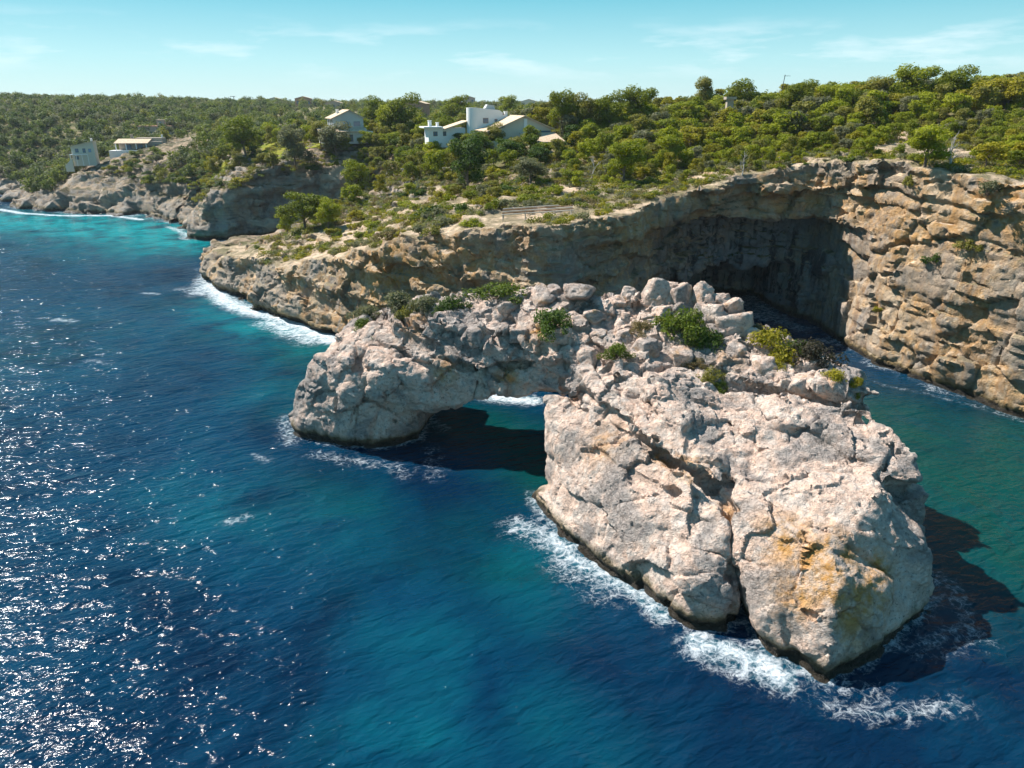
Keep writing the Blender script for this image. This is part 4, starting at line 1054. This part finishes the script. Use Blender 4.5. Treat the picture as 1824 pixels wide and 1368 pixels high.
# woodland and scrub nobody could count
PC = bpy.data.collections.new('seed_meshes')
def scatter(name, pts, scl, protos, label, mats):
    col_ = bpy.data.collections.new(name+'_seeds')
    for i, me_ in enumerate(protos):
        o = bpy.data.objects.new('seed_%02d' % i, me_); col_.objects.link(o)
    me_ = bpy.data.meshes.new(name); me_.vertices.add(len(pts)); me_.vertices.foreach_set('co', np.asarray(pts, np.float32).ravel()); me_.update()
    r = np.random.default_rng(len(pts))
    attr(me_, 's', scl); attr(me_, 'rz', r.uniform(0, 6.28, len(pts)))
    k = me_.attributes.new('k', 'INT', 'POINT'); k.data.foreach_set('value', r.integers(0, len(protos), len(pts)).astype(np.int32))
    o = bpy.data.objects.new(name, me_); COL.objects.link(o)
    g = bpy.data.node_groups.new(name, 'GeometryNodeTree')
    g.interface.new_socket('Geometry', in_out='INPUT', socket_type='NodeSocketGeometry'); g.interface.new_socket('Geometry', in_out='OUTPUT', socket_type='NodeSocketGeometry')
    N_ = g.nodes.new; gi, go = N_('NodeGroupInput'), N_('NodeGroupOutput')
    io = N_('GeometryNodeInstanceOnPoints'); ci = N_('GeometryNodeCollectionInfo')
    ci.inputs['Collection'].default_value = col_; ci.inputs['Separate Children'].default_value = True; ci.inputs['Reset Children'].default_value = True
    def na(nm, ty):
        q = N_('GeometryNodeInputNamedAttribute'); q.data_type = ty; q.inputs[0].default_value = nm; return q.outputs[0]
    cx = N_('ShaderNodeCombineXYZ'); g.links.new(na('rz', 'FLOAT'), cx.inputs[2])
    g.links.new(gi.outputs[0], io.inputs['Points']); g.links.new(ci.outputs[0], io.inputs['Instance'])
    io.inputs['Pick Instance'].default_value = True; g.links.new(na('k', 'INT'), io.inputs['Instance Index'])
    g.links.new(cx.outputs[0], io.inputs['Rotation']); g.links.new(na('s', 'FLOAT'), io.inputs['Scale'])
    g.links.new(io.outputs[0], go.inputs[0])
    md = o.modifiers.new('scatter', 'NODES'); md.node_group = g
    return tag(o, label, None, None, 'stuff')
def recolor(me_, key):
    c = me_.copy(); c.materials.clear(); c.materials.append(L[key]); return c
def far_mesh(seed, key):
    r = random.Random(seed); cl = []
    for i in range(9):
        a = r.uniform(0, 6.28); rr = r.uniform(0, 1.7); cl.append(((math.cos(a)*rr, math.sin(a)*rr, r.uniform(1.2, 4.2)-rr*.5), (1.0, 1.0, .8)))
    v, f = leaves(cl, 34, .33, seed, .5); me_ = mesh_np('crown', v, f, False); me_.materials.append(L[key]); return me_
FARM = [far_mesh(50+i, k) for i, k in enumerate(['far', 'fard', 'far', 'olive', 'fard', 'grey', 'pine', 'far'])]
r = np.random.default_rng(77)
yy = np.exp(r.uniform(math.log(255), math.log(3200), 26000)); xx = r.uniform(-1, 1, 26000)*(.80*yy + 40)
cd = coast_d(xx, yy)
ok = (cd < -9) & ~((xx > 20) & (yy < 300)) & ~((xx > -125) & (xx < -30) & (yy < 300))
for hx, hy, hr in HOUSE_KEEP: ok &= (xx-hx)**2 + (yy-hy)**2 > (hr+2)**2
ok &= ~((xx > -205) & (xx < -165) & (yy > 322) & (yy < 352)) & ~((xx > -212) & (xx < -150) & (yy > 322) & (yy < 364))
ok &= noise3(xx/38, yy/60, 3.3) > -.34
xx, yy = xx[ok], yy[ok]
zz_ = land_top(xx, yy) - .4
scatter('far_woodland', np.stack([xx, yy, zz_], 1), (.55 + 1.2*r.random(len(xx))**1.8)*np.where(yy > 800, 1.35, 1.0), FARM, 'mass of pine woodland stretching to the horizon behind the houses', None)
# dense wood on the left hill
x2 = r.uniform(-520, -205, 4200); y2 = r.uniform(345, 720, 4200)
ok = (coast_d(x2, y2) < -7) & (np.abs(x2) < .80*y2 + 20)
for hx, hy, hr in HOUSE_KEEP: ok &= (x2-hx)**2 + (y2-hy)**2 > (hr+2)**2
x2, y2 = x2[ok], y2[ok]
scatter('hillside_woodland', np.stack([x2, y2, land_top(x2, y2)-.4], 1), (.7 + 1.3*r.random(len(x2))**1.7), FARM[:2]+FARM[4:6], 'dark woodland covering the hillside at the far left', None)
FILL = []
for i, (t_, c_) in enumerate(PINES):
    for k in (('bright', 'pine'), ('yellow', 'olive'), ('bright', 'grey'), ('pine', 'olive'), ('bright', 'yellow'), ('olive', 'pine'))[i]: FILL.append(recolor(c_, k))
x4 = np.concatenate([r.uniform(12, 220, 5200), r.uniform(-55, 40, 700), r.uniform(-120, -40, 260)]); y4 = np.concatenate([r.uniform(128, 300, 5200), r.uniform(205, 290, 700), r.uniform(290, 340, 260)])
cd = coast_d(x4, y4)
ok = (cd < -2.6) & (np.abs(x4) < .82*y4 + 15)
ok &= ~((x4 < 34) & (y4 < 176 - .6*(x4-10))) & ~((x4 > 78) & (x4 < 112) & (y4 > 140) & (y4 < 176) & (np.abs(x4 - 88 - .25*(y4-150)) < 7)) & (np.hypot((x4-85)/10, (y4-154)/14) > 1) & ~((x4 > 70) & (x4 < 88) & (y4 > 126) & (y4 < 145))
ok &= (noise3(x4/12, y4/12, 8.8) > -.36)
for hx, hy, hr in HOUSE_KEEP: ok &= (x4-hx)**2 + (y4-hy)**2 > (hr+1)**2
ok &= ~((x4 > -14) & (x4 < 14) & (y4 < 222))
x4, y4 = x4[ok], y4[ok]
keep = []; cdk = coast_d(x4, y4)
for i in range(len(x4)):
    if all((x4[i]-x4[j])**2 + (y4[i]-y4[j])**2 > (5.0 if cdk[i] > -14 else 12.0 if y4[i] < 190 else 20.0) for j in keep): keep.append(i)
x4, y4 = x4[keep], y4[keep]; cd4 = coast_d(x4, y4)
scatter('pine_thicket', np.stack([x4, y4, land_top(x4, y4)-.3], 1), np.where(cd4 > -14, r.uniform(.24, .5, len(x4)), np.where(y4 < 190, r.uniform(.45, .85, len(x4)), r.uniform(.7, 1.3, len(x4)))), FILL, 'dense undergrowth of pines filling the hill above the cave', None)
LOW = []
for i, k in enumerate(['olive', 'grey', 'brown', 'yellow', 'pine']):
    v, f = leaves([((random.uniform(-.5, .5), random.uniform(-.5, .5), random.uniform(.1, .4)), (.42, .42, .32)) for _ in range(7)], 130, .11, 80+i, .5)
    me_ = mesh_np('tuft', v, f, False); me_.materials.append(L[k]); LOW.append(me_)
x3 = np.concatenate([r.uniform(-70, 112, 15000), r.uniform(-125, -40, 2200)]); y3 = np.concatenate([r.uniform(112, 262, 15000), r.uniform(248, 300, 2200)])
cd = coast_d(x3, y3); dn = noise3(x3/9, y3/9, 5.5) + .45*sstep(-10, 40, x3) - .5*sstep(-8, -2, cd)
ok = (cd < -3.0) & (dn > -.08) & (np.hypot((x3-85)/9, (y3-154)/13) > 1)
for hx, hy, hr in HOUSE_KEEP[:5]: ok &= (x3-hx)**2 + (y3-hy)**2 > hr**2
x3, y3 = x3[ok], y3[ok]
scatter('low_scrub', np.stack([x3, y3, land_top(x3, y3)-.12], 1), r.uniform(.5, 1.9, len(x3)), LOW, 'low tufts of dry scrub dotted over the cliff-top slope', None)

name_all()
# ------------------------------------------------------------------ houses
M_WHITE = plain('white_render', (.78, .77, .75), .8, .05, .6, .1)
M_CREAM = plain('cream_render', (.60, .54, .44), .85, .1, .6, .15)
M_GREYW = plain('grey_render', (.50, .50, .48), .85, .08, .6, .1)
M_STONE = plain('rubble_stone', (.40, .33, .26), .9, .35, 2.2, .6)
M_TERRA = plain('terracotta_wall', (.46, .24, .16), .85, .15, .8, .1)
M_PINK = plain('pink_render', (.55, .38, .30), .85, .12, .8, .1)
M_WOODH = plain('house_timber', (.20, .11, .06), .7, .2, 2, .2)
M_POST = plain('weathered_timber', (.46, .41, .35), .85, .2, 2.5, .3)
M_DARKM = plain('dark_metal', (.03, .03, .035), .5, .1, 1)
m = NT('roof_tiles'); tc = m.n('ShaderNodeTexCoord').outputs['Object']
wv = m.n('ShaderNodeTexWave'); m.l(tc, wv.inputs['Vector']); wv.inputs['Scale'].default_value = 1.3; wv.bands_direction = 'DIAGONAL'
m_c = m.ramp(m.noise(tc, 1.4, 5, .7), [(.3, (.42, .27, .17)), (.5, (.62, .47, .33)), (.7, (.70, .56, .42))])
M_TILE = m.done(m.bsdf(m_c, .9, m.bump(wv.outputs['Fac'], .5, .08), .15))
m = NT('window_glass'); M_GLASS = m.done(m.bsdf((.10, .17, .24), .12, None, .6))
m = NT('blue_shutter'); M_BLUE = m.done(m.bsdf((.22, .36, .55), .5, None, .4))

def box_v(x0, x1, y0, y1, z0, z1):
    V = [(x, y, z) for x in (x0, x1) for y in (y0, y1) for z in (z0, z1)]
    F = [(0, 1, 3, 2), (4, 6, 7, 5), (0, 4, 5, 1), (2, 3, 7, 6), (0, 2, 6, 4), (1, 5, 7, 3)]
    return V, F
def part(name, shapes, mat, parent):
    V, F = [], []
    for v, f in shapes:
        o = len(V); V += v; F += [tuple(i+o for i in q) for q in f]
    me_ = bpy.data.meshes.new(name); me_.from_pydata([tuple(q) for q in V], [], F); me_.update()
    return link(name, me_, mat, parent)
def prism(poly, y0, y1):           # polygon in x,z swept along y
    n = len(poly)
    V = [(x, y0, z) for x, z in poly] + [(x, y1, z) for x, z in poly]
    F = [tuple(range(n)), tuple(range(2*n-1, n-1, -1))] + [(i, i+n, (i+1) % n+n, (i+1) % n) for i in range(n)]
    return V, F
def window(parent, x0, x1, z0, z1, y, frame=M_WOODH, pane=M_GLASS, t=.06, bars=1):
    b_ = .12
    w = part('window', [box_v(x0, x1, y-t, y, z0, z0+b_), box_v(x0, x1, y-t, y, z1-b_, z1), box_v(x0, x0+b_, y-t, y, z0+b_, z1-b_), box_v(x1-b_, x1, y-t, y, z0+b_, z1-b_)] +
             [box_v(x0+(x1-x0)*(i+1)/(bars+1)-.04, x0+(x1-x0)*(i+1)/(bars+1)+.04, y-t, y, z0+b_, z1-b_) for i in range(bars)], frame, parent)
    part('pane', [box_v(x0+b_, x1-b_, y-t*.4, y-.004, z0+b_, z1-b_)], pane, w)
    return w
def side_window(parent, y0, y1, z0, z1, x, frame=M_WOODH, pane=M_GLASS, t=.06):   # on a wall facing -x
    w = part('window', [box_v(x-t, x, y0, y1, z0, z0+.12), box_v(x-t, x, y0, y1, z1-.12, z1), box_v(x-t, x, y0, y0+.12, z0+.12, z1-.12), box_v(x-t, x, y1-.12, y1, z0+.12, z1-.12)], frame, parent)
    part('pane', [box_v(x-t*.4, x-.004, y0+.12, y1-.12, z0+.12, z1-.12)], pane, w)
def gable_roof(parent, x0, x1, y0, y1, ze, zr, xr=None, over=.45, th=.22, mat=M_TILE):
    xr = (x0+x1)/2 if xr is None else xr
    sl, sr = (zr-ze)/(xr-x0), (zr-ze)/(x1-xr)
    poly = [(x0-over, ze-over*sl), (xr, zr), (x1+over, ze-over*sr), (x1+over, ze-over*sr+th), (xr, zr+th), (x0-over, ze-over*sl+th)]
    return part('roof', [prism(poly, y0-over, y1+over)], mat, parent)
def chimney(parent, x, y, z0, z1, w=.45, mat=M_WHITE):
    c = part('chimney', [box_v(x-w, x+w, y-w, y+w, z0, z1)], mat, parent)
    part('chimney_cap', [box_v(x-w-.1, x+w+.1, y-w-.1, y+w+.1, z1, z1+.15)], mat, c)

# the white villa with the rounded tower
vo = P(933, 246, 221)
villa = empty('villa', vo, R(20)); tag(villa, 'white villa with rounded tower, tiled gable roof and glazed annex', 'house')
part('gable_wall', [prism([(-8.6, -5), (8.6, -5), (8.6, 2.6), (0, 6.0), (-8.6, 2.6)], 0, 11)], M_CREAM, villa)
gable_roof(villa, -8.6, 8.6, 0, 11, 2.6, 6.0, 0, .9)
part('gable_pier', [box_v(-.1, .9, -.35, -.003, -1, 5.4)], M_WHITE, villa)
part('clerestory', [box_v(1.2, 8.4, -.06, -.003, 1.5, 2.0)], M_GLASS, villa)
for i in range(5): part('column', [box_v(-11.0, -10.65, .3+i*2.3, .65+i*2.3, -1, 2.0)], M_WHITE, villa)
part('porch_roof', [prism([(-11.6, 1.9), (-8.5, 2.62), (-8.5, 2.84), (-11.6, 2.12)], -.9, 11.2)], M_TILE, villa)
part('terrace', [box_v(-12.5, -8.62, -2.5, 11, -5, -.6)], M_CREAM, villa)
for i in range(4): side_window(villa, .9+i*2.5, 2.4+i*2.5, -.4, 1.7, -8.6)
tw = part('tower', [prism([(-10.6, -4), (-1.2, -4), (-1.2, 5.9), (-3.6, 7.6), (-10.6, 8.3)], 11.3, 16.5)], M_WHITE, villa)
ring = [(-10.6+2.6*math.cos(a), 13.9+2.6*math.sin(a)) for a in [math.pi/2+i*math.pi/16 for i in range(17)]]
n_ = len(ring); V_ = [(x, y, -4) for x, y in ring]+[(x, y, 8.3) for x, y in ring]
cyl = part('rounded_tower_end', [(V_, [(i, i+1, i+1+n_, i+n_) for i in range(n_-1)] + [tuple(range(n_, 2*n_))])], M_WHITE, villa)
window(villa, -8.9, -7.2, 3.9, 5.4, 11.3); window(villa, -5.2, -4.3, 4.3, 5.1, 11.3, bars=0); window(villa, -2.6, -2.1, 6.3, 6.7, 11.3, bars=0); window(villa, -11.9, -11.2, 0, 1.6, 11.9, bars=0)
part('rooflight', [prism([(-7.8, 8.1), (-4.6, 7.75), (-4.9, 8.9), (-7.0, 9.2)], 12.5, 14.5)], M_GREYW, villa)
chimney(villa, -1.4, 12.0, 5.2, 7.1)
part('wing_wall', [box_v(-25, -13.4, 15, 20, -3, 2.6)], M_WHITE, villa)
part('wing_roof', [prism([(-20.5, 2.1), (-12.8, 4.4), (-12.8, 4.65), (-20.5, 2.35)], 13.6, 20.4)], M_TILE, villa)
part('flat_roof', [box_v(-26.5, -20.6, 14.2, 20.6, 2.6, 3.0)], M_WHITE, villa)
chimney(villa, -24, 17, 3.0, 4.6); chimney(villa, -21.4, 18, 3.0, 4.0, .35)
window(villa, -23.5, -22.2, .3, 1.6, 15); window(villa, -20.5, -19.5, .3, 1.6, 15)
part('annex_wall', [box_v(-.8, 8.6, -8, -1.2, -5.5, -.6)], M_CREAM, villa)
part('annex_roof', [prism([(-1.8, -.5), (9.4, -.5), (9.4, -.28), (-1.8, -.28)], -1.3, -.9), ([(-1.8, -9.2, -.9), (9.4, -9.2, -.9), (9.4, -.95, 1.35), (-1.8, -.95, 1.35), (-1.8, -9.2, -.68), (9.4, -9.2, -.68), (9.4, -.95, 1.57), (-1.8, -.95, 1.57)],
     [(0, 3, 2, 1), (4, 5, 6, 7), (0, 1, 5, 4), (1, 2, 6, 5), (2, 3, 7, 6), (3, 0, 4, 7)])], M_TILE, villa)
for i in range(4): window(villa, -.4+i*1.5, 1.0+i*1.5, -4.0, -1.3, -8, M_WHITE, bars=0)

# grey-white gabled house above the cove
ho = P(622, 237, 276)
gh = empty('gabled_house', ho, R(24)); tag(gh, 'grey-white two-storey gabled house with two big windows above the lawn', 'house')
part('wall', [prism([(-5.5, .2), (5.5, .2), (5.5, 5.2), (.6, 7.8), (-5.5, 5.2)], 0, 11)], M_GREYW, gh)
gable_roof(gh, -5.5, 5.5, 0, 11, 5.2, 7.8, .6, .7)
part('lower_wall', [box_v(-9.5, 8, -3.5, 9, -3.6, .6)], M_WHITE, gh)
part('lower_roof', [([(-11.6, -4.6, .5), (6, -4.6, .5), (6, -.05, 1.7), (-11.6, -.05, 1.7), (-11.6, -4.6, .72), (6, -4.6, .72), (6, -.05, 1.92), (-11.6, -.05, 1.92)], [(0, 3, 2, 1), (4, 5, 6, 7), (0, 1, 5, 4), (1, 2, 6, 5), (2, 3, 7, 6), (3, 0, 4, 7)])], M_TILE, gh)
part('terrace_parapet', [box_v(-11.2, -5.7, .2, 8.8, .6, 1.5)], M_WHITE, gh)
window(gh, -2.2, .4, 2.2, 4.1, 0, M_GREYW, M_BLUE, bars=0); window(gh, 1.8, 4.4, 2.2, 4.1, 0, M_GREYW, M_GLASS, bars=0)
for i in range(3): side_window(gh, 1.2+i*3.2, 3.2+i*3.2, 2.2, 4.6, -5.5)
for i in range(4): window(gh, -10+i*3, -8.4+i*3, -2.8, -.4, -3.5)
chimney(gh, -2.5, 6, 6.2, 8.0)

# white hillside house far left
hl = empty('hillside_house', P(150, 286, 352), R(18)); hl.scale = (.82, .82, .80); tag(hl, 'tall white hillside house with sloping tiled roof at the far left', 'house')
part('wall', [prism([(-5.6, -3), (6.2, -3), (6.2, 10.6), (-5.6, 8.0)], 0, 9)], M_CREAM, hl)
part('roof', [prism([(-7.2, 7.65), (6.9, 10.75), (6.9, 11.0), (-7.2, 7.9)], -1.4, 9.8)], M_TILE, hl)
chimney(hl, 5.2, 3, 10.6, 12.2, .5)
window(hl, -3.6, -1.8, 4.6, 6.8, 0); window(hl, .2, 1.8, 4.4, 6.8, 0); window(hl, 3.2, 4.6, 4.6, 6.6, 0, pane=M_BLUE); window(hl, -4.2, -2.4, .6, 2.6, 0)
bal = part('balcony', [box_v(-6.6, 2.6, -1.6, -.004, 3.3, 3.7)], M_WHITE, hl)
for i in range(4): part('balcony_post', [box_v(-6.5+i*3, -6.25+i*3, -1.55, -1.3, -3, 3.3)], M_WHITE, hl)
st = part('stair_wall', [prism([(-9.8, -6), (-5.7, -6), (-5.7, 1.5), (-9.8, -2.5)], -1.6, -.6)], M_CREAM, hl)
# low stone house
ls = empty('low_stone_house', P(247, 268, 372), R(6)); tag(ls, 'long low stone house with a tiled veranda and white terrace edge', 'house')
part('wall', [box_v(-9, 11.5, 0, 8, -2, 4.2)], M_STONE, ls)
part('upper_wall', [box_v(-2, 11, 3.5, 8.5, 4.2, 5.8)], M_STONE, ls)
part('roof', [([(-10, -3.2, 3.4), (6, -3.2, 3.4), (6, 3.4, 5.2), (-10, 3.4, 5.2), (-10, -3.2, 3.62), (6, -3.2, 3.62), (6, 3.4, 5.42), (-10, 3.4, 5.42)], [(0, 3, 2, 1), (4, 5, 6, 7), (0, 1, 5, 4), (1, 2, 6, 5), (2, 3, 7, 6), (3, 0, 4, 7)])], M_TILE, ls)
for i in range(4): part('column', [box_v(-9.6+i*4.8, -9.2+i*4.8, -2.9, -2.5, .3, 3.45)], M_WHITE, ls)
part('terrace', [box_v(-12, 15, -5.5, -.004, -3.5, .3)], M_WHITE, ls)
window(ls, -6, -3, .6, 2.9, 0); window(ls, 0, 2.4, .6, 2.9, 0); window(ls, 8, 9.6, 1.2, 2.8, 0)
chimney(ls, -4, 5, 4.4, 7.4, .55, M_STONE); chimney(ls, 10.2, 6, 5.8, 7.0, .35)
# pink house with a roof tower
ph = empty('pink_house', P(278, 245, 462), R(10)); tag(ph, 'pinkish house with a small roof tower among the pines', 'house')
part('wall', [box_v(-9.5, 9, 0, 9, -2, 6.2)], M_PINK, ph)
part('parapet', [box_v(-9.7, 9.2, -.2, 9.2, 6.2, 6.7)], M_TERRA, ph)
tw = part('roof_tower', [box_v(1.5, 5.5, 1, 5, 6.7, 10)], M_PINK, ph); part('tower_cap', [box_v(1.2, 5.8, .7, 5.3, 10, 10.3)], M_TILE, ph)
window(ph, 2.6, 4.2, 7.4, 9.2, 1, pane=M_BLUE); window(ph, 2.2, 4.2, .8, 3.2, 0, pane=M_BLUE); window(ph, -3.6, -1.4, .6, 3.4, 0); window(ph, -7.5, -6, 1.2, 3, 0)
def cottage(loc, w, d, h, wall, label, rz=0, n=2, roof=M_TILE):
    e = empty('cottage', loc, rz); tag(e, label, 'house')
    part('wall', [prism([(-w/2, -3), (w/2, -3), (w/2, h), (0, h+w*.13), (-w/2, h)], 0, d)], wall, e)
    gable_roof(e, -w/2, w/2, 0, d, h, h+w*.13, 0, .5, .25, roof)
    for i in range(n):
        x = -w/2 + w*(i+.5)/n
        window(e, x-w*.07, x+w*.07, h*.35, h*.72, 0)
    return e
cottage(P(363, 246, 402), 6, 6, 3.2, M_CREAM, 'small cream hut at the wood edge left of the lawn', R(20), 1)
def far_house(px, py, y, w, h, wall, label, n=3, d=9):
    cottage(P(px, py, y), w, d, h, wall, label, R(random.uniform(-12, 12)), n)
far_house(290, 190, 900, 24, 8, M_PINK, 'far pinkish house on the skyline at the far left', 4)
far_house(490, 189, 980, 26, 7, M_CREAM, 'far cream house on the skyline, left of the terracotta one', 4)
far_house(541, 191, 860, 18, 9, M_TERRA, 'far terracotta house on the skyline left of the gabled house', 3)
far_house(595, 196, 700, 15, 6, M_PINK, 'far low house just above the gabled house', 3)
far_house(738, 204, 420, 13, 5.5, M_TERRA, 'terracotta house peeping through trees left of the villa', 2)
far_house(836, 186, 900, 14, 7, M_PINK, 'far reddish house just left of the villa tower', 2)
far_house(942, 189, 1050, 22, 6, M_CREAM, 'far pale house on the skyline right of the villa tower', 3)
far_house(1745, 168, 285, 7, 3.8, M_WHITE, 'white wall of a house hidden in pines on the right-hand hilltop', 2, 6)

# stone pillar, leaning pole, crane
pl = land_hit(1294, 238); s = np.linalg.norm(pl)/FPX
pil = empty('stone_pillar', (pl[0], pl[1], pl[2]-.3)); tag(pil, 'square rubble stone pillar with a cap rising among the hilltop pines', 'pillar')
part('base', [box_v(-7*s, 7*s, -7*s, 7*s, 0, 22*s)], M_STONE, pil); part('shaft', [box_v(-5*s, 5*s, -5*s, 5*s, 22*s, 54*s)], M_STONE, pil); part('cap', [box_v(-8*s, 8*s, -8*s, 8*s, 54*s, 58*s)], M_STONE, pil)
pq = land_hit(1383, 205)
lp = empty('utility_pole', (pq[0], pq[1], pq[2]-.3)); tag(lp, 'leaning dark utility pole on the skyline of the right-hand hill', 'pole')
hh_ = 56*np.linalg.norm(pq)/FPX
v, f = tubes([([(0, 0, 0), (hh_*.10, 0, hh_)], [.13, .10])], 8); link('post', mesh_np('post', v, f), M_DARKM, lp)
v, f = tubes([([(hh_*.10-.4, 0, hh_*.97), (hh_*.10+1.6, 0, hh_*.97)], [.06, .05])], 6); link('crossarm', mesh_np('crossarm', v, f), M_DARKM, lp)
cr_ = empty('tower_crane', P(418, 186, 1500)); tag(cr_, 'tiny tower crane on the far skyline left of the houses', 'crane')
part('mast', [box_v(-.5, .5, -.5, .5, -8, 14)], M_DARKM, cr_); part('jib', [box_v(-7, 3, -.3, .3, 14, 15)], M_DARKM, cr_)

# timber rails on the flat ground at the cliff edge
a_, c_ = RA, RB
fe = empty('timber_rails', (a_[0], a_[1], a_[2])); tag(fe, 'row of long pale timber rails lying at the cliff edge', 'rails')
dv = np.array([c_[0]-a_[0], c_[1]-a_[1], c_[2]-a_[2]])
nv_ = np.array([-dv[1], dv[0], 0]); nv_ /= np.linalg.norm(nv_)
for i in range(5):
    o_ = nv_*(1.3*i)
    g0, g1 = np.array([0, 0, 1.0+.08*i])+o_, dv*(1 if i < 4 else .8)+o_+np.array([0, 0, 1.0+.08*i])
    v, f = tubes([([g0, (g0+g1)/2, g1], [.10, .10, .10])], 6); link('rail', mesh_np('rail', v, f), M_POST if i % 2 == 0 else M_WOODH, fe)
    for q in (.02, .33, .66, .97):
        w_ = g0*(1-q)+g1*q
        v, f = tubes([([w_+np.array([0, 0, -1.9]), w_+np.array([0, 0, -.08])], [.08, .08])], 5); link('post', mesh_np('post', v, f), M_POST, fe)
# garden wall
a_, c_ = land_hit(703, 309), land_hit(806, 308)
gw = empty('garden_wall', (a_[0], a_[1], a_[2])); tag(gw, 'low rubble stone garden wall at the head of the sandy slope', 'wall')
dx_, dy_ = c_[0]-a_[0], c_[1]-a_[1]; ln = math.hypot(dx_, dy_); gw.rotation_euler = (0, 0, math.atan2(dy_, dx_))
sl_ = (c_[2]-a_[2])/ln
part('wall_face', [([(0, 0, -2), (ln, 0, -2), (ln, .6, -2), (0, .6, -2), (0, 0, 1.0), (ln, 0, 1.0+sl_*ln), (ln, .6, 1.0+sl_*ln), (0, .6, 1.0)], [(0, 3, 2, 1), (4, 5, 6, 7), (0, 1, 5, 4), (1, 2, 6, 5), (2, 3, 7, 6), (3, 0, 4, 7)])], M_STONE, gw)
part('coping', [([(0, -.1, 1.0), (ln, -.1, 1.0+sl_*ln), (ln, .7, 1.0+sl_*ln), (0, .7, 1.0), (0, -.1, 1.2), (ln, -.1, 1.2+sl_*ln), (ln, .7, 1.2+sl_*ln), (0, .7, 1.2)], [(0, 3, 2, 1), (4, 5, 6, 7), (0, 1, 5, 4), (1, 2, 6, 5), (2, 3, 7, 6), (3, 0, 4, 7)])], M_CREAM, gw)
# lawn
m = NT('lawn_grass'); p = m.pos(); cg = m.ramp(m.noise(p, .25, 5, .6), [(.35, (.10, .13, .012)), (.55, (.21, .21, .015)), (.7, (.26, .19, .06))])
M_LAWN = m.done(m.bsdf(cg, .9, m.bump(m.noise(p, 6, 4), .6, .1), .1))
gx_, gy_ = np.meshgrid(np.linspace(-118, -66, 40), np.linspace(272, 306, 30), indexing='ij')
LV = np.stack([gx_, gy_, land_top(gx_, gy_)+.18], -1).reshape(-1, 3)
ii, jj = np.meshgrid(np.arange(39), np.arange(29), indexing='ij')
LQ = np.stack([ii*30+jj, (ii+1)*30+jj, (ii+1)*30+jj+1, ii*30+jj+1], -1).reshape(-1, 4)
cx_ = LV[LQ].mean(1); LQ = LQ[((cx_[:, 0]+92)/25)**2 + ((cx_[:, 1]-289)/15)**2 + .35*noise3(cx_[:, 0]/6, cx_[:, 1]/6, 2) < 1]
tag(link('lawn', mesh_np('lawn', LV, LQ), M_LAWN), 'yellow-green mown lawn in front of the gabled house', None, None, 'structure')

# sea haze in the air: thin, even
hz = NT('air_haze'); vp = hz.n('ShaderNodeVolumePrincipled'); vp.inputs['Color'].default_value = (.80, .90, 1.0, 1); vp.inputs['Density'].default_value = .00006; vp.inputs['Anisotropy'].default_value = .2
hz.l(vp.outputs[0], hz.out.inputs['Volume'])
v_, f_ = box_v(-9600, 9600, -9300, 11700, -4, 62)
me_ = bpy.data.meshes.new('haze'); me_.from_pydata(v_, [], f_); me_.update()
tag(link('haze', me_, hz.m), None, None, None, 'stuff')
